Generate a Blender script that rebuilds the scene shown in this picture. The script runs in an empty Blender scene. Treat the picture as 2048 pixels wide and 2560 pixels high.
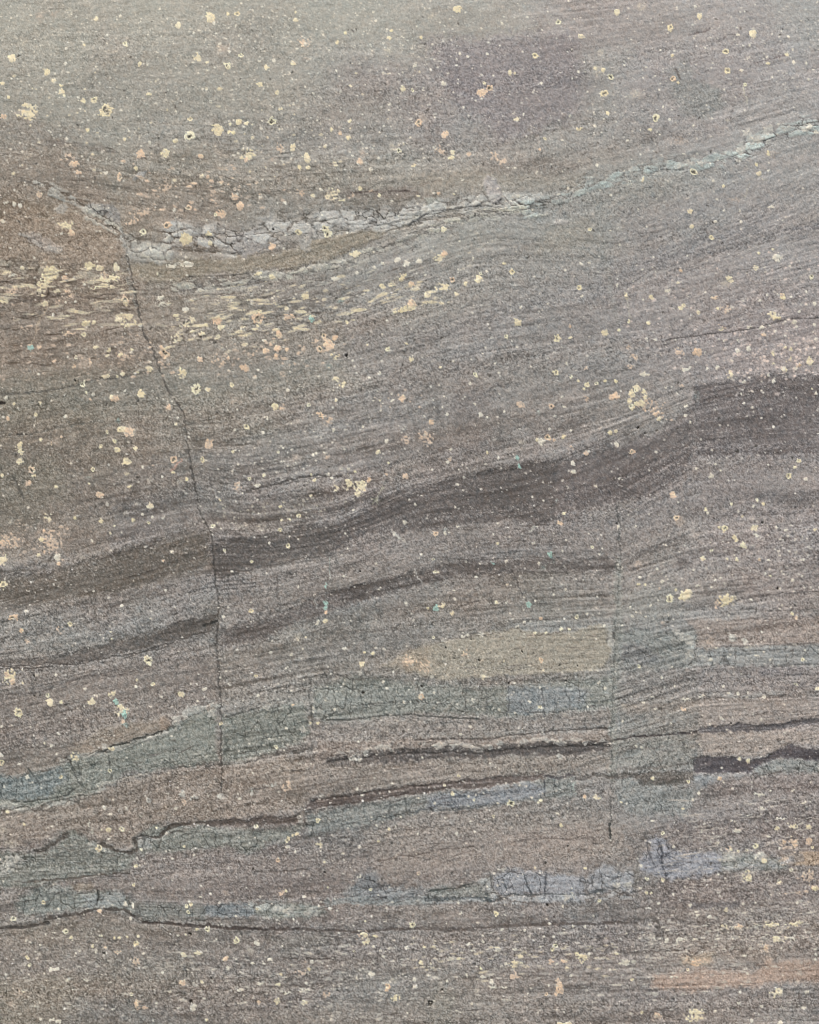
import bpy, math
import numpy as np

# ================================================================ camera, sky, sun, exposure
SC = bpy.context.scene
PX = 0.0006                      # metres per sketch pixel: the view is 1.23 m wide, 1.54 m high
VIEW_W, VIEW_H = 2048, 2560
ZC = 1.55                        # height of the middle of the view above the foot of the rock
cam_d = bpy.data.cameras.new("camera"); cam = bpy.data.objects.new("camera", cam_d)
SC.collection.objects.link(cam); SC.camera = cam
CAM_DIST = 2.1
cam.location = (0, -CAM_DIST, ZC); cam.rotation_euler = (math.radians(90), 0, 0)
cam_d.sensor_fit = 'VERTICAL'; cam_d.sensor_height = 24
cam_d.lens = 24 * CAM_DIST / (VIEW_H * PX)
cam_d.clip_start = 0.05; cam_d.clip_end = 200
cam_d.dof.use_dof = True; cam_d.dof.focus_distance = CAM_DIST; cam_d.dof.aperture_fstop = 16

SUN_ELEV, SUN_AZ = 52, 35        # sun high, over the photographer's left shoulder, behind thin cloud
W = bpy.data.worlds.new("World"); SC.world = W; W.use_nodes = True
nt = W.node_tree; nt.nodes.clear()
wo = nt.nodes.new("ShaderNodeOutputWorld"); wb = nt.nodes.new("ShaderNodeBackground"); sk = nt.nodes.new("ShaderNodeTexSky")
sk.sky_type = 'NISHITA'; sk.sun_disc = False
sk.sun_elevation = math.radians(SUN_ELEV); sk.sun_rotation = math.radians(180 + SUN_AZ)
sk.dust_density = 3.0; sk.ozone_density = 1.0
nt.links.new(sk.outputs[0], wb.inputs[0]); nt.links.new(wb.outputs[0], wo.inputs[0])
wb.inputs[1].default_value = 0.07
sd = bpy.data.lights.new("sun", 'SUN'); sd.energy = 1.4; sd.angle = math.radians(10); sd.color = (1.0, 0.93, 0.83)
so = bpy.data.objects.new("sun", sd); SC.collection.objects.link(so)
# light comes from the camera's side (-y), upper left
so.rotation_euler = (math.radians(90 - SUN_ELEV), 0, math.radians(-SUN_AZ))
SC.view_settings.view_transform = 'Standard'; SC.view_settings.look = 'None'
SC.view_settings.exposure = 1.0; SC.view_settings.gamma = 1
SC.view_settings.use_curve_mapping = False
SC.cycles.filter_width = 1.1
SC.cycles.max_bounces = 3; SC.cycles.diffuse_bounces = 1
ALB = 1.0                        # sketch colour (display) to surface colour
# ---------------------------------------------------------------- what grows in / lies on the rock
# units: quarter sketch units per block (column,row); kind: c cream, s salmon, w white, o ringed with a pit,
# q salmon ringed, m mottled cream, n mottled salmon, v pale vein chip, t teal, T bright teal, k black pit,
# f faint cream, g faint salmon, u faint teal ; then u v r [aspect [angle]]
SPOTS = {
(0,0): """c 85 465 38;f 185 345 36;m 235 940 92 1.2;f 40 985 50 1.5;o 880 925 62;o 785 835 30;c 695 840 24;w 650 812 12;c 510 760 30 .8 -30;c 535 797 15;c 505 708 16;c 790 120 22;w 995 97 12;
c 1490 180 28;g 1370 225 24;w 885 267 12;o 1040 350 24;w 540 385 14;c 690 350 14;c 385 590 28;w 540 518 14;w 800 545 10;w 795 640 9;m 1660 470 48;w 1325 655 10;c 1245 785 25 1.4;w 1410 745 9;
o 1595 1135 45;c 1475 1180 22;o 1597 995 22;s 1180 1295 42;c 1395 1290 38;n 600 1320 80 2.4;s 630 1380 52 2.2;s 665 1450 32 1.8;q 1005 1490 38 .6;s 335 1640 25;w 125 1720 18;c 110 1465 22 1.5;m 560 1905 70 1.3;
s 600 1960 32;c 1565 2010 54;o 1200 1955 34;q 1590 1750 25;s 1610 1700 24 1.8;q 1415 1895 35;g 1230 1640 50 1.6;n 1400 1570 60 1 -40;c 440 665 20;w 1465 1770 20 .5;c 10 690 20;c 65 805 14;w 85 650 10;w 1365 605 9;
g 670 1090 30;c 735 1090 20;w 455 1220 10;w 1175 1155 12;w 895 1455 16;c 1145 1415 20;w 50 1705 22 1.6;w 175 1730 20;f 555 60 60 .5;f 240 1310 40;g 300 100 60;g 430 80 40;n 1200 1790 110 3;n 1120 1865 70 3;w 30 1870 18;c 1700 1480 20;s 1690 1320 22;w 1310 860 10;c 1165 520 20;g 190 950 120 2;s 30 975 32 1.5;w 275 185 8;w 1665 230 12;w 235 620 9;w 560 1165 16;c 1045 1170 16;w 1260 1195 16""",
(1,0): """c 35 110 42;c 185 85 24 .7;o 260 80 24;c 12 505 16;o 187 535 32;w 65 165 12;w 257 188 14 .5;c 755 140 20;c 755 70 14 .3;w 990 262 14;c 1115 330 20;c 1185 250 20 1.4 -30;c 1550 295 22 1 -30;c 1575 228 16;f 1545 400 44;
n 840 330 62;g 860 475 34;w 580 490 18;c 515 548 24;c 740 515 18;w 455 497 14;o 300 445 20;w 200 415 16;w 115 350 14;w 735 650 10;w 910 778 12;c 605 770 20;c 640 910 20 1.5;w 1110 583 10;o 570 1015 42 1.4;c 105 1085 54;c 285 1020 28;
c 212 1038 16;c 350 1030 18;c 205 1105 16;c 240 1112 16;m 370 1295 80 1.6;s 350 1345 22;c 745 1240 30;n 640 1250 48;c 862 1325 42 .6;c 1100 1380 22;c 800 1405 18;c 870 1410 20;c 1210 1157 22;s 1140 1115 18;c 1225 1010 18;c 1065 1085 18;
c 1225 710 16 1.4;c 1670 737 24;w 1505 1053 12;o 1635 1270 26;s 1310 1360 30;g 1330 1300 40;f 1600 1245 45;c 1310 1592 22;m 1080 1635 78 1.5;o 1155 1685 28 1.6;c 910 1650 20;s 255 1655 36;s 300 1735 36;s 140 1800 55 1.6;o 93 1810 18;
s 60 1525 22;s 20 1490 18;s 145 1540 18;o 1018 1930 30;o 1035 1980 46 1.5;o 785 1955 28;k 578 1932 12;s 565 2075 32;c 30 1975 34 1.7;c 45 2045 25;c 1265 2140 40 1.4;w 1400 1430 16;w 1460 1330 14;g 560 1345 28;g 60 1640 60 1.7;g 130 380 60;w 25 575 8;c 460 700 24;w 745 870 10;f 1010 860 26 1.5;w 1555 870 12;w 1300 520 8;w 560 60 8;w 1415 60 12;w 1670 355 8;w 1665 595 8;c 1470 1650 18;n 1240 1640 30;n 1420 1610 40 2.5;n 810 1630 60 2;w 465 1660 12;w 680 1710 12;w 980 1600 18 1.4;c 1010 1230 14""",
(2,0): """c 405 40 40 1.2;f 200 100 70 1.6;c 98 288 16;w 783 165 14;o 1265 160 26;c 1462 278 26;o 1062 450 26;w 658 432 14 1.4;w 428 430 12;w 48 532 12;w 400 480 8;c 852 597 22;c 888 605 10;o 632 688 14;q 675 728 28;s 610 775 55 1.5;o 25 742 15;
o 1645 775 38;o 1700 635 26;f 1600 580 60;c 1570 560 22 1.4;c 1640 570 22;c 1675 945 24;c 905 1003 20;c 1428 1080 32 2;w 1115 690 11;w 960 960 12;w 1355 970 12;w 1563 1053 14;q 78 1028 34;g 110 1000 60;s 300 1130 32;n 265 1275 46;c 362 1285 24;
s 500 1300 20;c 355 1330 22;o 1140 1165 18;w 455 895 10;w 290 690 20;w 1255 1635 18 1.4;s 245 1632 16;c 75 1655 20 1.6;c 368 1638 10;c 290 1935 26;o 1522 1938 18;f 710 2040 36 2;w 1585 1390 14;w 1335 1585 10;s 290 2145 30;n 775 1365 46;
n 720 1310 40;w 610 210 9;w 290 238 9;w 668 332 8;w 560 840 9;w 1555 935 9;w 1290 1180 12 1.6;w 445 1520 12 1.6;c 40 1395 20;w 1045 770 9;w 180 570 10;w 495 455 12;w 1430 590 10;f 1620 420 40;w 1700 1645 12;f 1350 1250 16 1.6;w 1070 1455 12;w 910 1655 14;s 1095 1260 10;w 890 1420 12""",
(3,0): """c 40 65 30 1 -40;c 738 105 40 .5 10;o 488 200 32 .8;w 705 18 12;c 1185 262 34;f 1190 225 24;w 682 294 9;o 952 413 30 1.2 -20;c 495 445 20 .8;o 960 583 26;w 1085 582 22 1.7;c 1305 522 16 1.4;w 1525 512 17;w 1630 518 12;c 1465 443 16 1.4;w 1645 660 12;
q 502 650 24;c 550 682 20 1.4 35;w 1060 265 12;w 1485 285 14;o 1108 702 18;f 180 790 80 1.6;o 355 983 34;w 470 1000 12;c 305 1090 22 1.5;v 1130 1115 42;v 1300 1095 46;v 1075 1245 60 .7 20;v 1055 1345 28;c 1300 1290 22 .5;v 1300 1190 26;v 1160 1180 40;
v 1215 1170 60 1.6;o 668 1450 34 1.25;v 640 1375 44 2;v 540 1400 50 2;v 145 1435 30 .7;c 240 1515 22 .6 30;c 1215 1460 20;c 640 1780 24;c 655 1905 20;o 823 1998 20;c 1195 1385 14;g 1015 1685 70 4;w 48 2060 10;w 1068 1865 12;f 40 1920 40;v 1600 1080 46 1.4;v 1450 1085 40 1.6;
v 1390 1045 16;w 1640 1065 30 1.5;w 1700 1110 20;w 115 1180 10;w 1155 365 12;w 780 380 10;w 1520 398 10;w 1300 463 8;w 1130 480 10 1.4 -40;w 780 875 8;w 420 885 12 .5;w 1025 810 9;w 935 745 10;w 220 1090 9;w 360 1110 9;g 560 1180 90 1.6;g 1330 1300 70 2;f 960 1010 50 2.5;w 1590 1585 9;w 590 1290 14 2;v 740 1370 40 1.8 -20;c 920 1570 14;w 830 1520 12;w 850 1865 14 1.5;v 370 1465 34 2;w 1320 1740 30 2;w 105 800 9;w 20 1020 8;v 460 1530 40 1.6;c 1220 2130 12;c 1340 2100 10;w 700 1165 8;f 250 20 50;w 1060 1770 14 .6""",
(0,1): """m 430 140 80 .9 20;c 395 185 52 .9;m 365 255 56 .8;c 385 400 30 1.2 -30;m 350 320 40;s 545 195 36;g 380 60 50;c 760 80 52 1.4;c 840 95 30;c 980 95 34;c 940 190 70 3 -4;c 870 200 42 2;c 830 262 75 7 -4;m 930 255 60 5 -4;s 560 285 42 2;c 480 295 30 2;q 1050 365 34;c 1055 395 26 .8;
c 1000 530 36 1.4 -10;c 1080 510 50 1.8 -12;m 1090 575 70 2.6 -8;c 715 570 40 1.5;c 790 560 22 1.4;c 35 385 44 3.5;n 150 400 60 4;s 580 655 60 5 -3;o 705 665 24;f 515 500 32;c 810 768 26 1.5;c 920 790 26 1.6 -20;c 905 835 20 1.4 -20;c 1015 830 22 1.6 -15;
c 1110 790 22 1.8 -15;s 760 895 16;q 625 930 16;c 640 855 16;c 1255 950 30;c 890 1005 40 2.2;c 1035 990 18;c 1160 985 18 1.6;o 692 1080 24;c 707 1055 12 .5;k 627 1048 9;c 1190 1165 36 1.1 30;s 970 1205 44 1.9;c 935 1190 20 .8;q 1385 820 46 1.1 40;s 1355 770 20;
m 1535 1000 46 1 40;c 1520 945 14 .6;o 1650 1120 42;g 1420 1280 46;s 1420 1270 28 .8;s 1680 870 24;m 1590 560 80 2.6 -18;c 1480 500 26 1.6;c 1500 530 22 2;m 1480 665 44 1.3 -15;c 1470 715 26 1.8 -15;c 1700 650 32 2 -20;w 50 1195 14;o 297 1333 16;
w 547 1352 14;c 115 1243 14;o 335 1238 16;s 65 1370 20 .8;t 995 1385 28;c 1030 1450 36 1.3;s 1085 1480 44;c 1005 1460 22;f 1130 1490 34;c 340 1548 14;c 160 1600 36 .8;c 175 1650 32 .6;c 160 1730 32 1.2;q 430 1580 18 .6;g 420 1680 30 .3;
o 900 1483 16;o 850 1605 18;c 990 1630 26;c 1140 1620 22;c 1070 1735 42 1.1;q 1465 1712 32;o 1705 1718 30 .8;c 1465 1822 16 1.2;q 265 1800 32;c 280 1848 22 1.2;s 235 1910 30;o 777 1798 20;u 755 1865 26;f 1265 1885 34;f 1525 1905 34;c 1580 1880 16;
s 840 2012 36 1.3 30;c 1262 2105 30;c 18 1850 16;w 598 1748 10;o 968 1560 16;w 1205 1775 12;f 620 1510 34 1.5;T 255 770 18;s 325 765 22;g 30 890 50;g 40 720 46 1.6;s 455 885 18;n 115 300 60 1.2;g 25 1010 40;n 105 550 30 .6;n 230 600 60 2;
w 440 500 22 .6;c 1325 150 12 .5;c 190 100 20;w 110 165 40 3 -8;n 490 395 40 2;n 590 340 60 3 -4;c 725 1150 12;w 780 1165 14;w 1120 1065 14 2;w 635 385 12;w 545 390 16 1.6;f 880 430 90 3;w 1440 205 16 2 -20;w 1380 405 70 6 -10;w 1570 70 70 4;w 1450 80 50 4;n 1050 840 70 1.4;g 700 900 70;w 1260 890 20 1.8;w 1350 350 40 3 -8;w 1560 450 40 2;w 1180 580 22;c 985 1015 12;s 760 1210 10;w 1050 1130 12 1.5 -45;w 150 1280 8;w 430 1220 7;c 1620 635 28 2 -20;c 1480 1415 14 1.5 -45;n 1290 1760 20;w 1030 1605 8;g 470 1560 60 1.6;s 515 1525 10;n 880 150 40;c 470 1945 14;c 750 1918 10;w 1370 1860 10;c 1090 1940 22 1.5;c 1070 1830 24 1.6;w 1570 2000 12 1.6;w 900 2090 14;f 1150 2090 24;w 230 2120 12;w 1050 1490 8""",
(1,1): """v 480 145 74 2.4 -12;c 450 150 40 2 -12;c 565 180 30 1.2;v 640 160 44 1.4;c 850 335 34;v 940 100 72 2.8 -14;v 1160 50 50 2 -25;c 1665 180 44 1.6 -30;f 1600 210 70 2.2 -30;c 1575 240 30 1.6 -20;c 1500 255 24;c 1680 455 48 1.9 -15;c 1600 470 24 1.6 -20;
q 450 525 54;o 460 460 24 1.3;s 700 510 50 2;c 685 440 22;s 100 550 42 1.2;c 140 595 42 1.8 -10;c 425 608 34 1.9 -25;c 110 685 30 1.6;c 8 580 16;t 1150 370 34;g 1200 380 40;T 895 530 24 .5 -15;c 1200 560 16;q 1005 680 24;s 1045 745 52;q 965 785 28;n 930 715 40 1.6;s 1100 690 24;
m 1110 835 40 1.3;n 830 775 26;s 610 780 40 1.4;s 515 800 32;s 690 790 20;s 605 838 18;n 125 885 95 1.8 -15;s 340 945 38 1.3;s 200 860 20 1.6 -20;k 1195 838 11;o 1545 790 24;w 1475 990 14;u 1050 935 30;m 1110 1035 30;m 1165 1085 30;o 235 1090 22;c 25 1125 20;
c 595 1268 30;n 660 1275 36;o 878 1255 16;c 1107 1215 16;q 978 1335 34 1.5 35;n 1040 1390 50;o 353 1440 24;w 490 1485 16;w 255 1465 14 1.5 -30;s 35 1585 44;s 1670 1200 34;w 1480 1305 10;o 620 1650 14;o 240 1650 12;c 1460 1655 28 1.8 -45;
n 1700 1555 40;n 1040 1690 34;c 1550 1740 12;o 378 1875 18;c 500 1850 16;c 925 1890 16;m 1210 1920 46;c 1200 1905 26;m 1320 1945 60;c 1330 1920 28;c 1290 2000 28;s 1390 1885 22;m 1110 1950 30;s 1530 1840 14;s 1690 1855 25;c 895 2020 15;c 127 2060 15 .7;
u 1510 1920 26 .4 15;c 640 2110 14 1.4;w 400 385 18;w 570 355 9;w 395 395 14;s 630 660 36 .7;w 500 710 24 1.6;w 700 1130 13;w 780 1130 9;w 275 1298 9;w 530 1358 8;g 250 1210 60;g 770 1700 50;w 1120 1105 8;w 1490 885 8;w 1330 1440 12;w 1085 1470 18;w 980 1528 9;w 1075 1570 9;w 1210 1795 12;w 445 1930 30 2 -10;n 280 1940 40;w 195 1300 8;w 940 1660 12;w 1005 1660 12;w 1180 1630 10;w 915 1680 12;c 900 1840 10;w 985 1600 8;w 1280 985 8;w 1390 1028 12;w 1530 1560 16;w 1580 1165 8;w 1420 1220 8;w 1580 1220 18 1.5 -40;w 1430 95 14;w 1500 60 20;w 1620 30 34 1.6;w 1700 65 30;w 1280 140 16;w 420 1025 22 1.5;w 1100 190 40 2 -20;w 1740 620 8;c 1700 740 10;c 1370 750 8;n 420 830 30 1.5;c 1480 1215 12;w 1155 1795 14;c 1270 1815 12;w 1040 1850 10""",
(2,1): """m 255 15 50 1.3;f 508 82 26;c 795 65 18 1.4;o 865 135 24;q 358 203 24;c 575 200 38 .8 15;o 600 150 12;c 470 235 20;m 290 270 66 2.2 -15;c 155 330 30 1.1 -30;c 390 325 20;c 20 425 40;c 905 567 32;o 815 685 20;o 1240 700 36;o 1433 268 24;w 936 433 10;c 1357 693 16 1.4;
s 1350 595 18 .7;c 1645 648 30;o 557 1005 24 .7 -20;c 263 940 14 1.3;w 640 773 9;w 368 887 12;w 718 908 12 1.5;w 510 1078 14 1 -40;o 1232 985 30 1.2;o 1498 1088 24;c 1470 1118 12;o 1575 1075 14;c 1650 1055 16;o 1360 1020 16;c 1420 1055 9;
q 1195 1268 24;n 1490 1200 28;u 1090 1320 26;s 1705 1190 24;w 600 1340 20;w 797 1315 16 .7;q 1162 1525 32 1.2;o 1295 1518 20;c 1075 1548 15;s 1217 1548 12;n 1375 1625 28;s 1488 1655 26;c 650 1655 12 .7;s 185 1400 24;n 150 1535 70;f 905 1700 20;T 905 1700 16 .8;
T 925 1770 16 .5 -25;w 1375 1745 22;w 318 1335 14;w 400 1925 13;w 50 2092 12;w 1035 2030 8;c 1690 1490 26;u 1240 2060 24 .4;c 15 870 24;w 1445 68 16;w 1510 60 10;w 1450 340 12 .6;w 690 690 9;w 860 718 9;w 905 770 9;w 1165 405 14 1.6;w 805 490 8;w 650 135 14 .5;n 940 1265 40;w 550 1250 12;w 657 1358 10;w 740 1355 9;w 350 1630 12;w 320 1735 14;w 1110 1570 40 1.5;f 950 1575 50 2;w 1305 1275 14 1.6;w 1280 1190 12 1.5 -40;w 1235 1220 9;w 1225 1345 12 1.5;w 530 485 9;w 535 25 20 .5;w 80 50 30 1.5;w 290 1185 12 1.5 30;w 200 1215 9;w 180 1100 8;w 250 1090 7;n 1490 950 20;w 1320 910 14;w 1020 935 9;w 1400 965 8;w 385 2115 10;w 450 1975 8;w 750 1700 14;s 20 400 40;s 15 235 30;w 770 1785 8;w 1180 1460 12;n 330 1720 30;w 1380 1820 22;w 1570 1935 12;w 1130 2055 9;w 555 1425 8""",
(3,1): """m 100 335 30 .6;c 122 550 18 .6;c 285 565 18;c 40 625 18 1.4;s 565 120 16;c 535 222 17 1.3;c 1195 95 26 1 40;c 975 195 38 1.5 10;f 935 240 60 1.4;o 585 415 20;c 560 440 22;c 315 350 24 1.4 30;o 1665 172 22;c 705 475 20;m 1340 500 40 1.3;c 1370 520 36 1.8;c 1425 345 24;s 1420 325 22 1.4;
s 845 355 36 2;n 905 615 54 2;c 900 615 26 2 -20;s 705 815 40 1 20;w 1130 780 22;w 1040 795 22;c 1340 820 30 .7;c 1490 785 17;c 1440 770 12;c 1650 890 34;m 1480 880 30 1.3;s 1560 925 24 1.3;c 1435 955 24;w 1355 630 14;s 1265 660 22 1.4;w 1300 1000 18 1.5;m 980 1005 34 .7;
w 870 940 18;w 780 950 16;n 940 450 70 2;n 570 1095 26;c 185 1110 34 .8;c 145 1160 32;c 125 1215 30 .8;c 150 1280 26 .8;o 138 1265 20;c 250 1145 26 .8 -20;c 258 1195 26 .7;c 225 1240 34;c 180 1245 24;o 183 1133 16;n 300 1275 85 1.2 20;n 385 1340 44;c 375 1370 20 .8;s 15 1180 34 .9;c 10 1060 16;
q 150 1650 30 1.4 -20;c 10 1480 14;s 490 2015 28;o 1550 1728 22;c 1515 1780 14;o 1465 1855 26;w 1340 1443 14;o 1200 2060 16;o 985 2090 14;c 1250 2090 15;w 815 1855 24;c 770 2140 18;w 45 1875 14 .7;w 348 1652 14 1.4;k 200 1445 12 1.4 -30;k 262 1492 6;
w 345 705 16;n 140 930 28 1 40;w 260 1000 40 2;n 170 860 34;w 240 115 12 1.4 -45;w 450 290 34 1.6;w 1620 300 12;w 1225 375 14;w 1380 325 10;w 1490 345 12;w 1690 400 20;w 1620 410 18 1.6;w 1560 465 12;w 1290 330 12;w 1390 490 10;w 1140 595 24 1.8 -10;w 1240 600 28 1.6;w 1420 950 20;w 1530 945 18;w 1340 1055 18;w 1090 1060 22 2;w 1160 1140 9;w 1240 1135 9;c 1665 1120 9;w 1700 1155 12;w 1065 1165 10;w 1535 1195 9;w 1090 1240 10;w 845 1295 8;w 1115 1350 8;w 600 1345 12;w 600 955 50 2.6 -10;w 430 1110 12;w 480 1105 9;w 525 1160 9;w 925 715 12;w 1040 705 12 .7;w 880 700 8;w 1690 580 16;w 1520 555 22 1.4;w 1520 740 9;w 1700 700 14;c 1340 910 16 1.8;w 990 880 12;w 1000 430 8;w 960 465 8;c 870 440 14;w 650 495 9;n 130 770 20;w 640 1400 14 .5;u 690 1180 60 .6;w 730 1545 9 1.6 30;w 820 1635 10;w 850 1755 10;w 895 1810 10;w 690 1790 12;w 960 1890 8;w 1010 1890 8;w 600 1265 20 2;w 1290 1760 10;w 1605 1885 14;w 1170 2105 12;w 1380 15 40;w 20 250 22 .5;n 545 820 60 1.4;w 20 1590 24""",
(0,2): """m 15 400 62 .8;o 22 618 42 1.5;q 112 890 42 1.4;s 185 1000 18;n 430 250 110 1;c 340 230 24;n 90 240 110 1.4;c 318 358 22 1.3;s 495 435 16;c 1122 65 22;o 1252 92 14;f 85 75 34;o 590 945 22 .8;n 510 1000 40;w 1273 895 11;w 1172 855 9;m 85 1390 60;s 110 1430 26;
s 60 1370 24;o 192 1440 12;o 1250 1255 38;c 1240 1225 20;c 520 1600 14;c 775 1600 32;c 1525 1535 27;o 160 1690 46 .65 -28;m 950 1530 34;T 980 1595 22 .6 -25;m 1040 1675 56;c 1020 1640 22;T 1050 1700 26 .8;s 1040 1760 20;t 1065 1795 34;o 1295 1450 13;w 1152 1468 12;c 1160 1418 12 .5;
m 640 2065 40;v 1490 1745 42 .9;v 1560 1720 30;o 10 2110 30;w 10 2045 18;w 1360 1555 12;s 10 260 40 1.6;s 365 160 22 .6;c 930 175 12;c 963 118 9;w 1025 175 8;w 1285 45 10;w 1385 45 9 1.6 -40;m 400 60 50 .7;c 630 50 16;m 850 75 22;w 1450 335 12;s 1375 415 12;f 690 395 26;w 480 380 30;w 1200 20 12;w 720 1490 12;w 475 1370 14;f 325 1370 34 1.6;k 290 1378 7;k 294 1547 7;o 405 1545 18;m 430 1600 36;c 190 1320 10;w 20 1805 12;w 105 1800 9;c 375 1945 9;w 225 840 20 1.4;w 925 960 9;c 935 1010 8;c 940 1075 8;w 565 1112 8;n 230 1090 30;w 165 2120 10;w 435 1970 12;w 495 1865 14 1.5;f 1060 10 30;w 770 240 10;w 125 300 8;w 1720 1490 12;w 1610 1450 9;w 1275 1640 9;c 945 1990 30 2;v 1260 1910 60 4 -22;v 1400 1860 34 2 -20;v 880 1965 24""",
(1,2): """o 72 120 22 1.2;o 635 152 18;o 800 33 20;o 705 285 20;o 400 420 14;o 168 320 12;w 425 215 10;w 515 210 10 1.4;w 1685 88 14;w 1178 538 11;k 1312 500 9;k 1428 487 7;T 1028 615 24 .3 5;T 1014 770 34 .28 10;s 1025 840 18;c 1020 910 24;w 950 930 26 .6 20;o 395 832 20;
f 790 1060 46;c 852 1052 9 .6;w 735 1200 16 1.5;c 1325 1280 30;c 1418 1190 16;c 1345 1180 12;g 1700 1265 56;o 430 1380 16 1.3;w 395 1355 12;w 450 1545 12;q 740 1625 12;w 1100 1660 12;w 915 1655 12;w 915 1685 10;c 955 1780 15;c 890 1775 13;o 135 1778 14;o 605 1975 18;
v 1570 2000 28 1.4 30;v 1275 2070 66 2;w 1680 1600 12;k 1335 1520 10;g 50 1650 50;v 60 1700 40 1.6;w 1516 1153 10;w 195 802 9;w 820 1243 8;c 650 70 14 1.5;c 720 65 10;w 545 260 12;w 525 520 8;w 1230 915 8;w 160 880 14;w 1695 765 12;w 685 1320 12 1.6 -30;w 620 1445 8;w 505 1470 8;f 330 120 60 2.2;f 480 130 70 2.6 -5;w 790 630 10 1.5 -40;w 175 340 8;w 560 1185 12;w 790 230 8;w 1170 1450 8;w 1505 1430 12;w 1535 1480 10;w 1110 1510 9;v 1310 1360 20;w 10 1485 12;w 135 1392 10;v 530 1630 60 3 -25;v 830 1830 30;w 1590 1345 14 .6;w 1300 1930 9;v 1360 2030 22;w 1180 1145 20 1.5;w 690 1820 12""",
(2,2): """q 218 185 24 1 0;q 1265 90 26 1.4;c 1300 10 18 1.6;T 1190 360 22 .7;u 1210 400 34 .7;u 1120 475 44 1.6 -45;w 1092 437 12;w 592 435 10;u 700 425 32 2.5 25;T 705 428 14 3 25;w 815 418 12 1.4;o 225 508 24 1.5;o 200 400 14 1.3;c 741 265 12;q 822 610 14 1.2;c 730 768 21 1.3;
T 1005 780 18;o 1405 882 18;s 1108 895 18 1 0;m 275 785 32;T 225 810 18;c 355 850 24 1.2 25;c 155 812 12;o 1537 298 16 1.3;o 198 1055 14;k 520 1070 7;k 948 1175 12 1.5 30;k 587 1250 8;q 1112 1250 22;f 1110 1255 34;c 1125 1320 14 .6;c 620 1390 20;k 838 1443 12;k 105 1468 10;
o 1100 1643 20;w 530 1583 12;w 757 1665 12;v 240 1970 50 2.2;v 370 1965 40 2.2;v 760 1960 34 1.3;v 960 1935 46 2.2 -8;v 1165 1920 26;v 1270 1945 56 2.4;v 1480 1945 28 1.2 -45;v 1620 1930 28 2.2;v 680 1985 24;k 95 1955 8;n 20 1265 60;n 130 1300 60;c 795 1255 14 .6 -20;n 480 1200 40;w 1500 860 12;w 1550 865 9 .5;w 1060 745 10;w 820 765 9;w 705 190 10;w 845 210 8;w 1315 240 7;w 410 130 16 2;w 1045 260 20 1.6;w 300 180 20 .5;w 100 355 12;c 1060 1020 20 1.5;c 1150 1020 12;c 1280 985 18 1.5;c 1350 985 16 1.8;w 970 930 14;w 600 1035 30 3 -5;w 450 1050 24 2 -10;w 900 965 20 2;w 490 1040 12;v 290 1080 24 1.8 -20;w 560 545 14 1.4;w 715 680 7;w 1310 650 14;w 870 905 8;w 1650 1490 14;w 1600 1440 16 .7;w 1015 1600 10;w 430 1870 16;w 210 1520 10;w 95 1560 14;w 660 1390 40 3;w 1285 1360 12;w 580 1660 9;v 1690 1020 40 .6;v 1700 1100 40 .8;w 680 2120 10;v 1265 2060 30 .8 -40;s 100 1560 26;w 1100 1480 10;w 15 855 8;w 35 910 8;k 1320 1420 7;k 447 1525 8;k 377 1232 6;k 307 1140 7;k 1415 1295 6;f 1550 1330 60 3;w 1640 960 12""",
(3,2): """q 523 45 28;g 555 80 60;o 930 140 30 1.2;c 880 130 12;c 1172 135 34 1.5;c 1000 215 30 1.8;c 1020 240 16 1 40;c 1085 285 32 1.2;o 1075 280 14;c 745 393 24 1.4;o 950 395 10;c 1025 398 20 .8;s 1220 400 15 .8;c 1685 150 20 1.4;o 815 323 12;o 465 730 32;c 590 700 44;c 560 725 22;m 610 690 50;
c 515 658 18;c 205 610 20 1.6;c 255 612 13;m 950 750 84 1.7;n 870 775 44;c 1495 855 15;s 1530 890 17;v 520 1005 36 1.3;v 635 1080 52 .8;v 640 1200 48 .9;v 570 1050 36;o 205 1300 14;w 485 1305 12 1.4;w 395 1400 14 .7;o 1527 1455 18 1.3;o 1588 1245 18;w 1045 1527 15;w 970 1530 13;
w 1200 1215 26 2;w 245 1605 20 1.5;f 80 1635 28;w 185 1975 13;w 232 1985 10;k 985 1780 6;c 1715 1490 18;w 1265 520 10;o 1310 540 14 1.4;k 1370 645 9;w 850 575 14 1.7 -20;w 265 880 9;w 150 875 12;c 1130 2100 22;c 1060 2085 16;w 1495 575 12;w 290 18 8;w 180 120 8;w 30 130 24 .5;w 120 25 9;
w 790 10 12;o 1075 35 9;w 1200 200 14;w 1440 150 14;w 1575 210 8;w 1360 130 12 .5;w 1290 405 14;w 1590 400 12;w 1580 540 10 1.4 -40;w 1650 635 9;w 890 555 14 1.8 -10;w 700 625 24 2.4 -10;w 815 635 10;w 925 605 9;w 360 480 12;w 400 585 16;w 130 800 9;w 305 785 14 2 -45;w 180 845 9;w 495 905 9;w 450 870 9;w 960 870 9;w 1150 740 14 1.6;w 1410 785 10;w 1520 1115 18 2.5;w 860 1140 20 4;w 1120 1137 24 4;w 1310 1245 10;w 1380 1285 8;w 920 1470 12;w 510 1470 12 1.8 -20;w 1265 1560 18;w 740 1560 40 4;w 600 1575 50 4;w 1130 1520 9;w 320 1560 20 2;w 1240 1750 12;w 910 1745 16 2;w 480 1785 10;w 70 1765 12;w 440 1912 8;w 1440 1860 9;k 20 97 7;k 838 55 7;n 380 650 12;g 200 450 50;g 410 940 40;v 1000 1060 40 .8;v 1100 1085 30;g 800 1100 80;w 815 1240 16 1.5;v 750 1230 40 2;w 720 1960 10;w 345 1660 12;n 590 1665 24 1 30;v 810 1240 30 2;w 1600 640 8;k 1245 90 6""",
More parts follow.
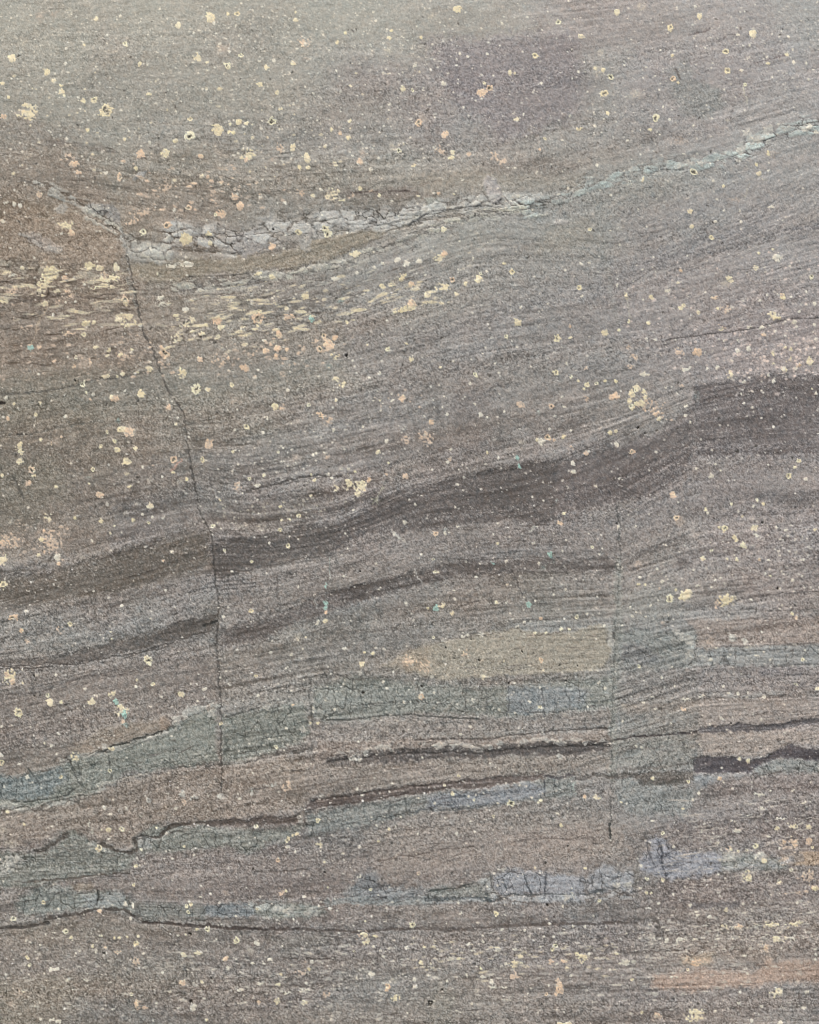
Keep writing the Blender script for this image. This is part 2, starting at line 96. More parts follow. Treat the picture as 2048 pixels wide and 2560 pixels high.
(0,3): """w 232 80 17;o 518 75 18;w 38 160 8;o 933 20 18;c 65 370 16;c 205 478 14;v 1540 215 34;v 1650 245 44 2.4;v 1255 270 26;v 1000 350 16 .5 15;w 1068 340 14;w 935 390 17;f 1190 390 46 2;n 1550 295 28;c 855 515 10;c 920 520 26 1.3;o 1030 515 24;o 835 675 30;v 770 640 36 1.2;
o 1190 687 15;w 920 600 10;o 1145 825 14;w 1455 760 10;w 1180 825 9;o 360 1140 20;o 105 1277 24 1.2;o 550 1380 28;c 597 1432 14;o 850 1412 14;c 1070 1425 12;c 965 1435 13;c 1010 1432 12;o 777 1503 15;o 1150 1480 26 1.2 20;c 1165 1415 14;o 222 1608 18;o 242 1665 14;s 890 1520 15;
q 990 1548 30 2;s 840 1205 18;o 1595 1210 18;o 1575 1160 16;o 1612 1148 14;c 1660 1355 18 1.5;k 195 1880 8;o 195 1880 12;o 1112 1905 14;s 1540 1803 38 1.6 8;n 1165 1995 46;s 1150 1990 20;s 1220 2020 24 2;w 1430 1885 18;v 340 985 32 2;v 270 1230 0;m 1560 1570 24;m 1680 1555 34 1.5;
w 1100 1265 14;w 438 1232 8;w 1160 770 9;w 1640 730 10;w 1405 550 12;c 1320 510 12;o 1555 655 9;w 1430 690 8;w 1385 765 8;w 610 1455 8;w 380 1408 10;w 460 1395 8;w 215 1460 16 2 -40;w 295 1555 9;w 335 1498 12;w 815 1465 8;w 805 1550 18 .8 30;w 1500 1410 12 1.5;w 1435 1390 12 1.6 20;c 1570 1400 10;w 570 1790 22 1.6 -20;w 720 1790 26 2.4;w 450 1700 40 2;w 1370 1720 16;w 1040 1820 9;k 320 1900 7;k 145 1880 6;w 430 2125 30 2 -20;w 490 2135 24 1.5;w 340 2120 12;w 1290 2130 10;w 1630 2010 34;w 1700 1550 12;o 1705 1800 12;f 20 530 40;f 90 640 60;v 60 810 80 1.4 -30;v 140 770 40;w 880 330 14;w 490 1190 12;w 270 1205 8;w 735 1190 16 2 -20;v 860 1185 12;w 1060 1150 22;w 1120 1160 24 .6;o 1125 985 14;w 1700 990 10;n 1150 1630 40;w 1210 1560 10;w 1695 1080 14 1.6;w 1600 1120 14 1.5 -20;w 45 1750 12;w 180 630 0;w 370 1740 9;w 590 1625 0;w 750 1490 0;w 640 1560 8;k 1605 1395 14 1.4;k 1610 1965 18 1 -30;k 875 1565 12 1 30;g 180 1900 100 1.6;g 100 2010 60;w 955 270 12 .6;w 1490 340 20 1.6 -20;w 1400 700 7""",
(1,3): """v 140 240 34 1.3;v 400 215 18 .6;u 395 190 34 .7;o 435 482 22 1.2;o 960 435 22;o 700 600 30 .55 25;c 780 550 20 1.4;c 740 560 14;m 970 645 30;q 620 770 20;c 1010 785 12;c 1550 510 16;c 1465 615 11;n 650 1045 50 1.2;c 690 1035 14;g 185 1050 40 1.5;o 1398 1020 14;
o 445 1178 15;c 1040 1000 10;o 25 1352 26;o 275 1450 28;f 385 1530 40;s 178 1600 22;w 268 1608 10;o 405 1640 14;n 1340 1430 60 .9;c 1350 1405 24;c 1330 1390 18;c 1370 1455 22;m 1355 1460 40;c 1440 1415 22 1.6 -15;o 1258 1540 8;w 1420 1505 12;n 830 1720 64 2.2 -12;c 880 1690 18;
c 620 1820 26 1.6;w 1280 1772 10;f 1585 1790 44 1.9;q 1545 1838 24;s 1530 1870 16;m 1615 1930 50 2;m 610 1960 40 1.2;s 458 1970 18;m 845 1970 28;n 1030 1905 36;f 550 145 70 4;v 570 140 50 4;n 700 140 56;c 15 2120 12;o 645 1730 12;w 470 1810 28 2 20;
w 408 40 12;w 105 892 7;w 205 835 7;w 130 1125 9;w 100 1435 8;k 410 845 6;k 1015 875 8;w 470 1075 8;w 380 628 7;w 425 580 7;w 570 1135 9;w 840 1078 12;w 780 1290 8;w 755 1270 10 .5;c 1355 1290 9;w 1520 1293 12 1.6;w 1110 1385 0;w 300 255 16 2;w 285 215 7;w 1190 600 9;w 1165 715 12;w 1300 655 14;w 765 700 10;w 700 660 20 1.5;w 1655 410 10;w 1610 490 10 .6;w 1715 465 8;w 1450 478 10;w 1580 125 10;w 970 262 8;w 1055 292 7;w 1285 170 14;w 1350 190 14 1.6;w 1290 915 8 .6 -30;w 1310 910 14 .5 -20;w 960 1155 14 .5 20;v 620 1180 50 1.8;v 700 1200 44 1.6;v 900 1210 70 2;v 730 1180 30;v 540 1260 50 4;w 1170 770 8;n 880 1630 30 1.6;w 1310 1705 10;w 1500 1590 14 1.4 -30;w 1700 1515 16;w 1555 1520 14;w 1160 1660 9 1.6 -30;w 1400 1740 30 1.6;w 840 1870 60 3;w 700 1890 40 3;w 200 1680 24 1.2 30;w 550 1610 24 2;k 545 1590 12 1.6 -10;k 60 1765 6;w 65 1790 8;w 900 1630 24 1.8;w 300 1870 30 2;w 440 1470 30;w 950 2000 12 1.5;w 500 1640 10;k 770 1998 6;k 1120 1870 6;w 630 1730 0;w 860 1810 16;s 175 1605 10;w 285 1975 8;w 990 1640 10 1.6;v 1210 1130 0;w 1060 1180 16""",
(2,3): """o 415 68 20 1.5;c 362 215 19;o 855 295 32 1 -40;c 1110 275 16 1 -40;c 1085 295 10;o 545 270 10;w 75 250 10;w 497 238 12;c 1570 245 24 1 20;c 1600 255 14 1.6;s 1480 245 15;o 293 145 10;o 1278 485 14;w 1245 390 20 1.5;o 703 410 14;w 550 540 9;w 398 552 14;c 1475 843 18 1.5;
q 80 880 14;o 1060 845 10;v 790 850 36 3;o 730 1222 25 1 -30;o 25 1320 28;w 740 985 9;o 1600 1118 14;w 1180 1305 14 1.5;f 1525 1340 24 .5;w 615 1455 22 .8 -40;o 1225 1490 22;o 1200 1520 20;o 125 1507 12;c 202 1500 11;c 420 1600 24 1.8;w 340 1605 28 1.4;f 310 1610 34 2;c 100 1640 20;
c 600 1680 16 1.6;c 885 1645 26;m 870 1650 40;c 935 1580 30 2.4;o 945 1632 10;s 1190 1620 24 .8;s 1300 1620 34 2;f 1330 1690 44 1.4;c 1320 1680 18 2;o 1405 1565 26;c 1460 1580 26 .6 -20;m 1465 1600 42;s 1250 1785 24 .7;s 1255 1830 34;s 1265 1860 38;s 1235 1895 22 .7;q 1250 1855 16;
q 1145 1900 20 1.6;n 880 1740 80 2.2;w 690 1795 24;f 565 1865 32;c 1300 2150 75 5 -3;k 180 1975 24;k 165 1990 14 1.6;k 1115 1982 6;w 1365 1010 9;w 300 422 9;w 162 408 8;w 70 552 10;w 1418 410 9;w 675 360 7;w 1270 182 7;w 1030 250 12;w 1120 215 8;w 930 145 12 2;w 620 210 8;w 560 230 8;w 215 295 10;w 500 320 10 1.4;w 750 300 14 1.5;w 20 180 0;w 1150 1265 7;w 1375 1330 12;w 1475 1332 10;w 1545 1240 10;w 970 1360 12;w 780 1355 16 2;w 570 1300 12 1.5;w 800 1232 10 1.6 30;w 1210 1415 12 .6;w 1050 1445 12;w 1010 1410 10;w 1130 1415 10 .5;w 490 1475 18 1.8;w 430 1220 14 .6 45;w 240 1525 10 .6 45;w 530 1530 16 1.6;w 650 1520 20 2;w 740 1525 30 1.8;w 880 1520 24 2;w 1100 1500 16 1.5;w 1325 1500 12 1.6;w 810 1640 14;w 1240 1640 12;c 935 1575 12;w 1360 1740 20 2;w 180 1650 10;w 40 1780 16;w 50 1835 20 1.4;w 700 1840 40 3;w 480 1740 16;w 320 1790 10 1 -30;w 800 1840 24 3;w 525 1980 11;w 1075 2050 9;w 1300 2050 9;w 620 1750 24 2;w 160 1740 30 3;k 1540 1505 5;k 1160 1150 12;k 1220 1255 6;k 272 1865 10 1.6 -20;k 1148 800 8;k 1335 660 5;w 440 970 6;w 280 1080 6;w 670 1270 0;v 1340 1080 60 2.4;w 1290 1160 14 .5 -20;k 885 1580 7;w 1510 1560 14;w 1650 1340 9""",
(3,3): """s 890 95 20;o 632 118 14;c 320 92 17 1.3;w 715 215 16 .8;w 665 270 16;o 578 347 14 1.4;o 410 550 18;w 320 448 18 1.6;w 988 450 12;o 1195 662 22;n 975 680 30;c 985 690 12;o 1045 705 11;o 1120 695 14;f 1255 780 50 1.2;c 1260 785 26;n 1490 630 90 2;s 1520 640 34;s 1430 630 20;s 1640 620 28;
o 1670 668 13;o 1495 862 14;m 1130 915 50;o 1135 935 20;o 1390 957 16;w 225 820 16;o 275 930 16;o 405 945 20 1.4;c 270 1050 16 1 30;c 310 1050 13 1.5 -30;w 880 898 10;w 890 1045 9;w 640 1155 14;c 940 1195 19;s 1690 1010 40 1.6;c 1700 1020 22;n 1660 910 60;f 1640 1130 28 1.6;w 700 1240 18 1.6;
w 805 1255 18;s 1050 1340 46 2.2 -8;m 940 1350 60 3;c 1340 1320 50 2.4 -5;m 1330 1325 70 2.5;c 1550 1310 40 3 -8;m 1520 1320 80 4;c 1370 1450 40 1.6;m 1440 1445 60 2.5;s 1275 1530 26;n 1275 1530 44;w 965 1388 12 1.4;c 1640 500 30 1.5;c 1370 510 28 2;m 1510 495 50 2.4;w 1400 430 50 6;
w 1230 235 60 7 -5;w 1505 190 30 3.5;g 865 635 40 1.6;q 620 1703 16;s 360 2080 30 .9 20;n 370 2090 44;o 232 2060 14;o 150 1780 14;w 365 1730 9;f 280 1600 36;w 590 2080 0;m 690 2080 90 1.5;w 430 2130 0;w 1165 160 9;w 1320 198 12 1.5 -30;w 1165 125 9;w 925 128 9;w 1000 172 8;w 1600 295 22 2 -10;w 1245 340 14;w 160 1445 0;w 560 1445 60 4;w 440 1450 24;w 680 1450 30 2;w 80 1640 50 2;w 160 1635 20;w 1480 1440 50 3;w 1100 1585 20 2;w 770 1330 24 3;w 1200 1330 30 3;w 290 1175 24 3;w 370 1140 10;w 555 1115 8;w 220 1010 12;w 690 1215 14 2;w 1190 1135 8;w 1545 1140 12;w 1090 1145 10;w 1325 1070 9;w 500 670 12;w 595 733 8;w 540 1440 9;w 1700 1580 14;w 1700 1620 12;c 20 1560 14;w 105 300 12 1.6 40;w 430 850 0;c 60 290 10;w 1300 580 14 1.6;w 1040 530 30 1.4;w 870 640 20;w 900 690 8;o 740 525 8;w 1020 455 9;w 760 470 9;w 375 880 6;w 935 930 7;w 760 945 7;w 870 1050 6;w 890 1075 9;w 570 1045 6;w 650 1650 0;s 700 1650 60 2;n 600 1620 60 2;w 590 2150 0;w 1600 2025 24 2;w 1400 2150 24;w 450 2000 0;w 850 2050 14;w 1160 2130 14;m 1370 1900 60 1.6;w 1620 1890 30 3;w 1060 1890 12;w 950 1840 8;w 1240 2010 14;w 1050 1985 14;w 480 1760 12;w 250 1830 0;g 1320 1620 50;g 760 1640 60 1.4;w 180 1540 9 .4;w 1640 760 0;w 300 1320 14 1.8;w 1015 1330 0;v 950 760 90 2;v 1230 740 50 1.6;v 120 980 44 1.4;v 20 985 40 1.5""",
}
# ---------------------------------------------------------------- beds, bands, lenses: (frame, points, colour, alpha, feather, wobble, height mm, name)
# frame 0 = whole-sheet sketch units, (c,r) = block units (4 per sketch unit)
POLYS = [
(0,"0,0 760,0 640,220 200,300 0,260",(141,138,120),.6,90,30,0,None),
(0,"700,0 1150,0 1100,90 900,120 700,90",(140,138,122),.5,50,20,0,None),
(0,"890,80 1225,60 1235,250 1060,290 960,220",(113,106,107),.85,20,18,0,None),
(0,"1250,0 1460,0 1700,60 1560,200 1480,130 1260,110",(130,121,117),.5,40,20,0,None),
(0,"1550,0 1725,0 1725,200 1640,60",(128,130,124),.6,30,14,0,None),
(0,"1405,140 1455,120 1465,165 1520,185 1530,220 1490,250 1440,240 1420,200",(112,117,112),.75,8,8,0,None),
(0,"1230,110 1330,90 1300,220 1250,330 1220,250",(134,134,124),.5,30,15,0,None),
(0,"0,305 100,300 190,340 230,430 90,420 0,400",(128,112,95),.7,22,16,0,None),
(0,"0,240 80,250 120,300 20,290 0,290",(122,108,94),.6,18,10,0,None),
(0,"250,300 520,320 470,350 330,350",(126,117,98),.5,25,12,0,None),
(0,"255,375 350,365 450,395 520,440 400,470 320,450 268,478",(127,112,93),.6,14,10,0,None),
(0,"640,340 830,330 830,400 720,420 600,400",(128,121,104),.5,25,14,0,None),
(0,"700,400 860,395 900,408 870,418 720,412",(112,98,88),.6,8,8,0,None),
(0,"830,372 1050,355 1225,370 1230,405 1080,398 900,405",(139,130,112),.7,14,8,0,None),
(0,"1000,340 1150,330 1230,350 1180,370 1040,365",(116,105,94),.6,14,8,0,None),
(0,"1000,470 1200,430 1240,365 1400,330 1500,350 1480,400 1330,460 1250,560 1150,600 1000,650 900,640 930,540",(128,131,122),.62,40,16,0,None),
(0,"1400,330 1560,270 1725,215 1725,360 1560,380 1430,400",(140,142,138),.62,30,14,0,None),
(0,"1540,250 1725,180 1725,240 1560,290",(143,138,132),.5,24,12,0,None),
(0,"1560,330 1725,310 1725,345 1600,360",(150,140,132),.5,14,8,0,None),
(0,"1290,430 1500,395 1725,345 1725,400 1480,440 1300,500",(138,132,126),.6,25,12,0,None),
(0,"1150,480 1250,450 1250,510 1120,540",(134,129,112),.6,16,10,0,None),
(0,"1550,560 1725,500 1725,560 1600,600",(134,132,130),.5,20,10,0,None),
(0,"1400,510 1480,490 1725,440 1725,480 1560,520 1400,560 1300,590",(114,111,109),.6,14,8,0,None),
(0,"0,485 90,458 140,445 190,462 240,485 258,540 250,556 130,560 30,548 0,545",(140,119,95),.85,4,7,.5,"brown_lens"),
(0,"268,562 380,545 470,548 560,535 640,522 690,495 770,482 835,478 800,502 700,545 620,562 500,570 350,592 290,590",(137,125,99),.82,4,6,.4,"brown_lens"),
(0,"0,575 270,590 330,700 360,780 120,800 0,830",(126,110,93),.6,30,20,0,None),
(0,"330,680 700,670 720,740 500,760 340,760",(124,110,93),.5,30,20,0,None),
(0,"60,560 280,575 290,640 180,650 60,640",(124,106,84),.55,18,12,0,None),
(0,"0,800 330,770 460,800 700,745 760,800 500,850 200,880 0,930",(116,114,99),.55,22,14,0,None),
(0,"0,895 200,880 330,890 330,960 150,1000 0,1000",(114,101,85),.6,22,14,0,None),
(0,"620,720 760,700 900,640 1060,590 1040,640 900,720 760,800 700,830",(134,130,118),.45,20,12,0,None),
(0,"720,690 920,690 960,780 860,830 740,770",(119,112,106),.5,24,12,0,None),
(0,"0,980 120,960 140,1040 60,1120 0,1180",(112,108,90),.6,20,12,0,None),
(0,"120,1080 240,1060 230,1150 160,1180 0,1200 0,1130 60,1120",(132,117,96),.5,24,14,0,None),
(0,"930,560 1220,560 1260,700 1100,760 960,700",(127,121,115),.4,60,20,0,None),
(0,"1320,560 1725,520 1725,790 1460,830 1330,760",(137,129,124),.5,50,20,0,None),
(0,"1480,700 1600,660 1725,650 1725,760 1500,800",(144,130,126),.5,30,14,0,None),
(0,"1330,800 1400,790 1460,800 1466,960 1410,900 1300,930 1250,900",(130,126,118),.45,20,10,0,None),
(0,"1560,690 1640,680 1620,720 1570,740",(118,108,103),.4,14,8,0,None),
# left continuation of the dark band
(0,"0,1228 100,1205 200,1175 330,1140 440,1118 450,1188 330,1228 200,1258 100,1270 0,1278",(91,83,70),.72,15,8,-.5,"dark_band"),
(0,"445,1142 560,1126 640,1108 712,1104 700,1168 600,1176 560,1192 455,1216",(88,83,78),.86,6,5,-.5,"dark_band"),
(0,"712,1104 765,1076 800,1050 870,1032 950,1008 1080,985 1180,968 1170,1086 1150,1106 1100,1106 1080,1094 900,1116 850,1124 780,1128 740,1140 700,1168",(90,84,80),.86,5,5,-.5,"dark_band"),
(0,"1180,968 1280,950 1390,905 1462,850 1462,968 1440,1000 1405,1032 1300,1060 1170,1084",(96,89,86),.84,7,6,-.5,"dark_band"),
(0,"1464,815 1560,800 1640,795 1900,780 1900,958 1600,958 1464,962",(97,90,88),.85,6,5,-.5,"dark_band"),
(0,"1472,1000 1725,960 1725,1010 1500,1035",(128,121,116),.5,14,8,0,None),
(0,"1440,1055 1560,1040 1725,1035 1725,1050 1600,1075 1520,1095 1440,1100",(107,101,97),.65,8,6,0,None),
(0,"1590,1040 1640,1030 1725,1040 1700,1055 1600,1056",(92,90,90),.5,6,5,0,None),
(0,"0,1392 100,1388 200,1363 300,1338 400,1308 455,1298 458,1326 350,1353 220,1386 150,1397 0,1412",(86,80,73),.78,5,5,-.6,"dark_band"),
(0,"462,1326 600,1288 690,1245 780,1225 780,1264 640,1308 560,1345 470,1368",(92,84,79),.75,10,5,-.4,"dark_band"),
(0,"690,1250 780,1222 880,1200 1000,1178 1160,1172 1300,1182 1300,1204 1160,1204 1080,1206 960,1216 860,1240 760,1270",(88,81,76),.74,7,5,-.4,"dark_band"),
(0,"1340,1163 1380,1143 1440,1120 1447,1140 1400,1156 1345,1172",(88,84,80),.7,5,4,-.4,None),
(0,"1425,1176 1440,1173 1450,1188 1440,1202 1426,1197",(86,80,77),.7,5,3,-.4,None),
(0,"470,1220 690,1180 690,1250 600,1290 470,1320",(117,108,101),.5,20,10,0,None),
(0,"760,1130 1080,1110 1290,1100 1290,1170 1000,1170 760,1220",(116,108,103),.4,20,10,0,None),
(0,"1330,1060 1430,1050 1430,1120 1340,1140",(112,105,101),.5,20,10,0,None),
(0,"1480,1100 1725,1080 1725,1150 1600,1180 1480,1180",(130,122,118),.5,25,12,0,None),
(0,"1440,1160 1725,1170 1725,1260 1600,1250 1450,1230",(117,111,108),.45,25,12,0,None),
(0,"1330,1250 1420,1230 1440,1290 1360,1310 1310,1290",(118,121,114),.6,14,8,0,None),
(0,"0,1420 450,1360 455,1480 380,1500 200,1540 0,1600",(115,105,98),.6,30,14,0,None),
(0,"640,1340 830,1330 830,1400 700,1430 640,1440",(113,110,103),.5,25,12,0,None),
# tan lens and the beds round it
(0,"800,1402 845,1380 900,1356 1000,1338 1080,1322 1120,1330 1200,1332 1262,1312 1284,1324 1276,1350 1288,1366 1280,1384 1272,1402 1230,1412 1150,1420 1050,1424 930,1430 860,1416",(146,138,116),.86,4,5,.3,"tan_lens"),
(0,"832,1398 845,1378 900,1366 905,1412 860,1414",(150,126,98),.5,8,6,0,None),
(0,"760,1390 835,1375 860,1415 800,1425",(130,121,108),.5,10,6,0,None),
(0,"660,1445 740,1424 850,1434 960,1442 1075,1446 1170,1436 1288,1424 1290,1482 1230,1494 1100,1508 1000,1508 880,1500 760,1516 690,1524 655,1500",(115,118,109),.82,5,5,-.2,"grey_green_bed"),
(0,"1065,1448 1160,1444 1240,1452 1230,1488 1100,1506 1070,1496",(112,117,119),.72,5,5,.1,"blue_grey_block"),
(0,"0,1640 60,1632 130,1612 142,1640 100,1682 0,1692",(98,110,107),.86,5,5,.1,"blue_grey_block"),
(0,"0,1692 100,1682 142,1640 130,1612 150,1592 172,1588 205,1588 257,1564 310,1550 360,1532 400,1502 452,1492 462,1600 400,1612 270,1626 230,1650 195,1668 120,1690 70,1702 0,1702",(113,118,107),.84,4,5,-.1,"grey_green_bed"),
(0,"150,1578 215,1535 300,1518 350,1508 363,1523 357,1535 297,1553 257,1564 205,1588 172,1588",(128,113,93),.85,4,4,.4,"brown_lens"),
(0,"335,1512 352,1506 363,1520 355,1536 340,1536",(138,112,88),.6,4,3,0,None),
(0,"466,1508 560,1488 640,1476 655,1540 640,1562 560,1588 475,1610",(107,112,102),.8,5,5,-.1,"grey_green_bed"),
(0,"490,1480 640,1450 650,1480 560,1490 470,1508",(120,120,112),.5,10,6,0,None),
(0,"660,1524 760,1518 880,1504 1000,1510 1100,1512 1290,1492 1288,1530 1100,1540 900,1548 680,1560",(124,116,107),.7,8,6,0,None),
(0,"670,1562 780,1560 900,1554 1000,1556 1100,1550 1285,1535 1285,1566 1150,1566 1000,1572 860,1576 760,1580 670,1600",(134,118,104),.75,6,5,.2,"tan_seam"),
(0,"680,1598 750,1592 800,1580 920,1575 1000,1580 1080,1568 1170,1563 1283,1562 1284,1582 1220,1592 1100,1590 1000,1596 930,1598 850,1602 700,1616",(84,79,76),.92,3,4,-.6,"dark_band"),
(0,"0,1715 120,1700 270,1640 400,1618 466,1614 640,1590 650,1600 640,1700 500,1722 350,1724 290,1752 280,1785 220,1776 150,1745 60,1780 0,1790",(133,117,99),.78,6,6,.2,"brown_bed"),
(0,"640,1600 860,1604 1100,1598 1290,1592 1290,1625 1100,1628 900,1650 700,1676 640,1680",(133,121,107),.72,9,6,.1,"brown_bed"),
# scalloped brown seam
(0,"642,1700 655,1684 700,1676 760,1668 820,1658 862,1652 920,1647 982,1640 1050,1636 1113,1632 1145,1630 1145,1641 1113,1645 1078,1650 1010,1660 960,1658 890,1668 800,1680 710,1694",(92,80,74),.82,2.5,3,-.8,"dark_seam"),
(0,"432,1728 470,1726 495,1720 520,1728 560,1716 600,1722 625,1718 640,1700 642,1712 620,1732 560,1734 520,1738 470,1738 432,1740",(86,74,66),.8,3,3,-.8,"dark_seam"),
(0,"645,1712 760,1692 862,1676 960,1662 1010,1664 1113,1648 1145,1642 1205,1638 1212,1654 1205,1676 1145,1680 1112,1690 1010,1704 910,1706 862,1716 800,1726 740,1742 650,1760",(110,114,110),.82,4,4,0,"grey_green_bed"),
(0,"900,1672 1000,1664 1120,1650 1148,1662 1140,1678 1050,1696 960,1700 900,1704",(110,113,121),.7,7,5,.1,"blue_grey_block"),
(0,"862,1700 1000,1706 1120,1690 1240,1680 1280,1690 1260,1740 1000,1750 862,1760",(119,115,108),.5,16,8,0,None),
(0,"0,1800 60,1795 100,1780 150,1742 190,1772 272,1796 288,1760 320,1742 360,1736 430,1736 480,1746 600,1742 640,1738 610,1762 560,1775 520,1798 480,1780 400,1790 290,1800 270,1832 100,1862 0,1900",(109,113,103),.8,5,5,-.2,"grey_green_bed"),
(0,"280,1764 300,1758 320,1764 318,1786 290,1790",(122,128,126),.7,4,3,.1,None),
(0,"290,1800 430,1790 500,1810 760,1800 1280,1740 1280,1800 1060,1830 860,1850 700,1850 560,1880 430,1895 290,1880",(124,112,103),.6,20,10,0,None),
(0,"430,1860 720,1840 720,1880 560,1895 430,1895",(112,100,93),.55,14,8,0,None),
(0,"760,1740 1290,1720 1320,1790 1200,1820 1000,1820 800,1850",(134,121,107),.55,20,10,0,None),
(0,"1040,1760 1270,1735 1270,1760 1100,1800",(136,121,110),.4,14,8,0,None),
# blue lenses, lower
(0,"756,1838 790,1832 800,1858 862,1870 905,1872 862,1895 780,1900 735,1895 742,1868",(101,108,111),.72,9,6,.1,"blue_grey_block"),
(0,"905,1870 962,1866 995,1858 1030,1845 1036,1880 1030,1896 905,1900",(116,120,114),.8,5,5,0,"grey_green_bed"),
(0,"1040,1848 1075,1828 1108,1833 1152,1836 1150,1880 1062,1882 1040,1870",(121,124,130),.8,4,4,.2,"blue_grey_block"),
(0,"1153,1842 1228,1848 1232,1882 1232,1896 1140,1900 1132,1884 1150,1880",(134,137,143),.82,4,4,.2,"blue_grey_block"),
(0,"1234,1852 1272,1822 1293,1824 1294,1836 1332,1836 1334,1866 1334,1878 1294,1872 1240,1884",(130,133,137),.75,5,4,.2,"blue_grey_block"),
(0,"1345,1806 1374,1790 1384,1764 1408,1768 1414,1792 1456,1796 1520,1797 1518,1838 1450,1848 1385,1846 1350,1832",(119,122,132),.82,5,5,.2,"blue_grey_block"),
(0,"1520,1797 1588,1800 1616,1804 1650,1812 1653,1830 1582,1834 1518,1838",(126,131,125),.78,6,5,.1,"grey_green_bed"),
(0,"1645,1800 1692,1796 1696,1814 1650,1818",(146,130,112),.7,5,3,.1,"tan_seam"),
(0,"1692,1794 1725,1790 1800,1788 1800,1826 1700,1822 1646,1822 1650,1816 1696,1814",(168,140,108),.88,3,3,.3,"tan_seam"),
(0,"1332,1834 1345,1806 1350,1834 1342,1870 1334,1878",(116,113,103),.5,5,4,0,None),
(0,"431,1902 530,1900 538,1912 537,1925 518,1930 431,1928",(99,108,110),.84,4,4,.1,"blue_grey_block"),
(0,"538,1905 632,1898 680,1910 690,1920 650,1930 560,1934 537,1926",(116,122,112),.8,5,5,0,"grey_green_bed"),
(0,"40,1890 88,1862 150,1870 172,1886 212,1872 275,1888 285,1920 225,1912 180,1914 125,1922 50,1928 30,1912",(106,113,106),.82,5,5,0,"grey_green_bed"),
(0,"172,1888 262,1876 264,1906 180,1912",(121,126,122),.7,4,4,.1,"blue_grey_block"),
(0,"160,1862 195,1858 200,1872 172,1880 150,1866",(126,110,84),.7,5,4,0,None),
(0,"288,1900 431,1906 431,1938 300,1936 285,1918",(101,106,101),.7,6,5,0,"grey_green_bed"),
# right side beds
(0,"1302,1334 1356,1326 1410,1328 1450,1328 1464,1338 1466,1394 1444,1410 1310,1416 1302,1353",(110,113,109),.82,5,5,-.1,"grey_green_bed"),
(0,"1302,1350 1360,1356 1400,1390 1360,1400 1305,1390",(103,103,106),.5,9,6,0,None),
(0,"1444,1303 1725,1298 1900,1296 1900,1354 1544,1361 1468,1362 1464,1328",(143,125,111),.82,4,4,.3,"brown_bed"),
(0,"1468,1363 1544,1362 1725,1355 1900,1355 1900,1398 1725,1400 1469,1403",(127,129,127),.8,4,4,-.1,"grey_green_bed"),
(0,"1469,1404 1725,1401 1725,1450 1469,1455",(119,112,109),.65,8,6,0,None),
(0,"1600,1402 1700,1400 1690,1425 1600,1420",(108,106,109),.6,7,5,0,None),
(0,"1469,1458 1725,1450 1725,1470 1469,1472",(138,134,128),.5,6,5,0,None),
(0,"1310,1400 1460,1410 1465,1470 1310,1480",(115,110,105),.5,16,8,0,None),
(0,"1469,1474 1725,1468 1900,1466 1900,1510 1725,1512 1670,1520 1570,1526 1473,1530",(145,133,122),.82,4,4,.2,"brown_bed"),
(0,"1310,1482 1460,1476 1466,1500 1320,1506",(134,122,108),.7,8,6,0,None),
(0,"1296,1504 1466,1500 1470,1534 1380,1548 1296,1556",(120,123,117),.5,12,8,0,None),
(0,"1300,1560 1400,1548 1470,1545 1468,1620 1400,1620 1300,1610",(117,120,113),.42,12,8,0,"grey_green_bed"),
(0,"1474,1533 1519,1530 1556,1525 1619,1528 1644,1528 1682,1515 1725,1512 1900,1508 1900,1524 1725,1526 1682,1528 1644,1538 1600,1541 1544,1542 1474,1546",(84,81,84),.86,2.5,3,-.8,"dark_seam"),
(0,"1480,1548 1644,1542 1725,1534 1900,1530 1900,1580 1725,1578 1669,1565 1640,1580 1594,1593 1544,1591 1480,1590",(147,134,121),.82,4,4,.2,"tan_seam"),
(0,"1458,1600 1464,1594 1544,1593 1576,1605 1619,1593 1644,1578 1669,1571 1700,1578 1725,1579 1900,1580 1900,1598 1700,1602 1644,1598 1610,1608 1585,1628 1462,1628",(76,71,77),.86,3,3,-.8,"dark_seam"),
(0,"1585,1628 1610,1608 1644,1599 1720,1602 1725,1622 1600,1632",(124,130,126),.75,5,4,0,"grey_green_bed"),
(0,"1334,1632 1369,1625 1459,1624 1466,1645 1434,1654 1369,1657 1349,1656",(86,81,73),.86,3,3,-.6,"dark_block"),
(0,"1462,1632 1582,1630 1560,1640 1510,1645 1470,1664",(119,123,123),.8,4,4,0,"blue_grey_block"),
(0,"1294,1634 1334,1634 1350,1658 1434,1656 1468,1660 1466,1690 1440,1712 1340,1712 1294,1692",(118,124,121),.6,10,8,0,"grey_green_bed"),
(0,"1514,1636 1725,1624 1900,1620 1900,1668 1519,1678 1484,1664",(121,107,99),.72,9,6,0,"brown_bed"),
(0,"1480,1680 1725,1670 1725,1700 1480,1710",(127,117,109),.5,12,8,0,None),
(0,"1480,1735 1725,1720 1725,1760 1480,1770",(117,105,98),.55,12,8,0,None),
(0,"1390,1850 1725,1835 1725,1890 1400,1910",(117,105,99),.6,14,8,0,None),
(0,"1450,1902 1560,1898 1560,1912 1450,1914",(92,92,95),.6,5,5,0,None),
# lowest part
(0,"0,1975 1340,1955 1340,2020 0,2060",(116,108,102),.5,30,12,0,None),
(0,"0,2060 160,2060 140,2130 0,2156",(123,113,93),.7,22,12,0,None),
(0,"200,2010 420,2010 400,2060 220,2060",(115,111,98),.5,20,12,0,None),
(0,"560,1970 700,1960 690,2000 600,2010",(104,106,98),.6,14,8,0,None),
(0,"922,2062 962,2090 960,2130 910,2156 900,2110",(121,117,103),.6,12,8,0,None),
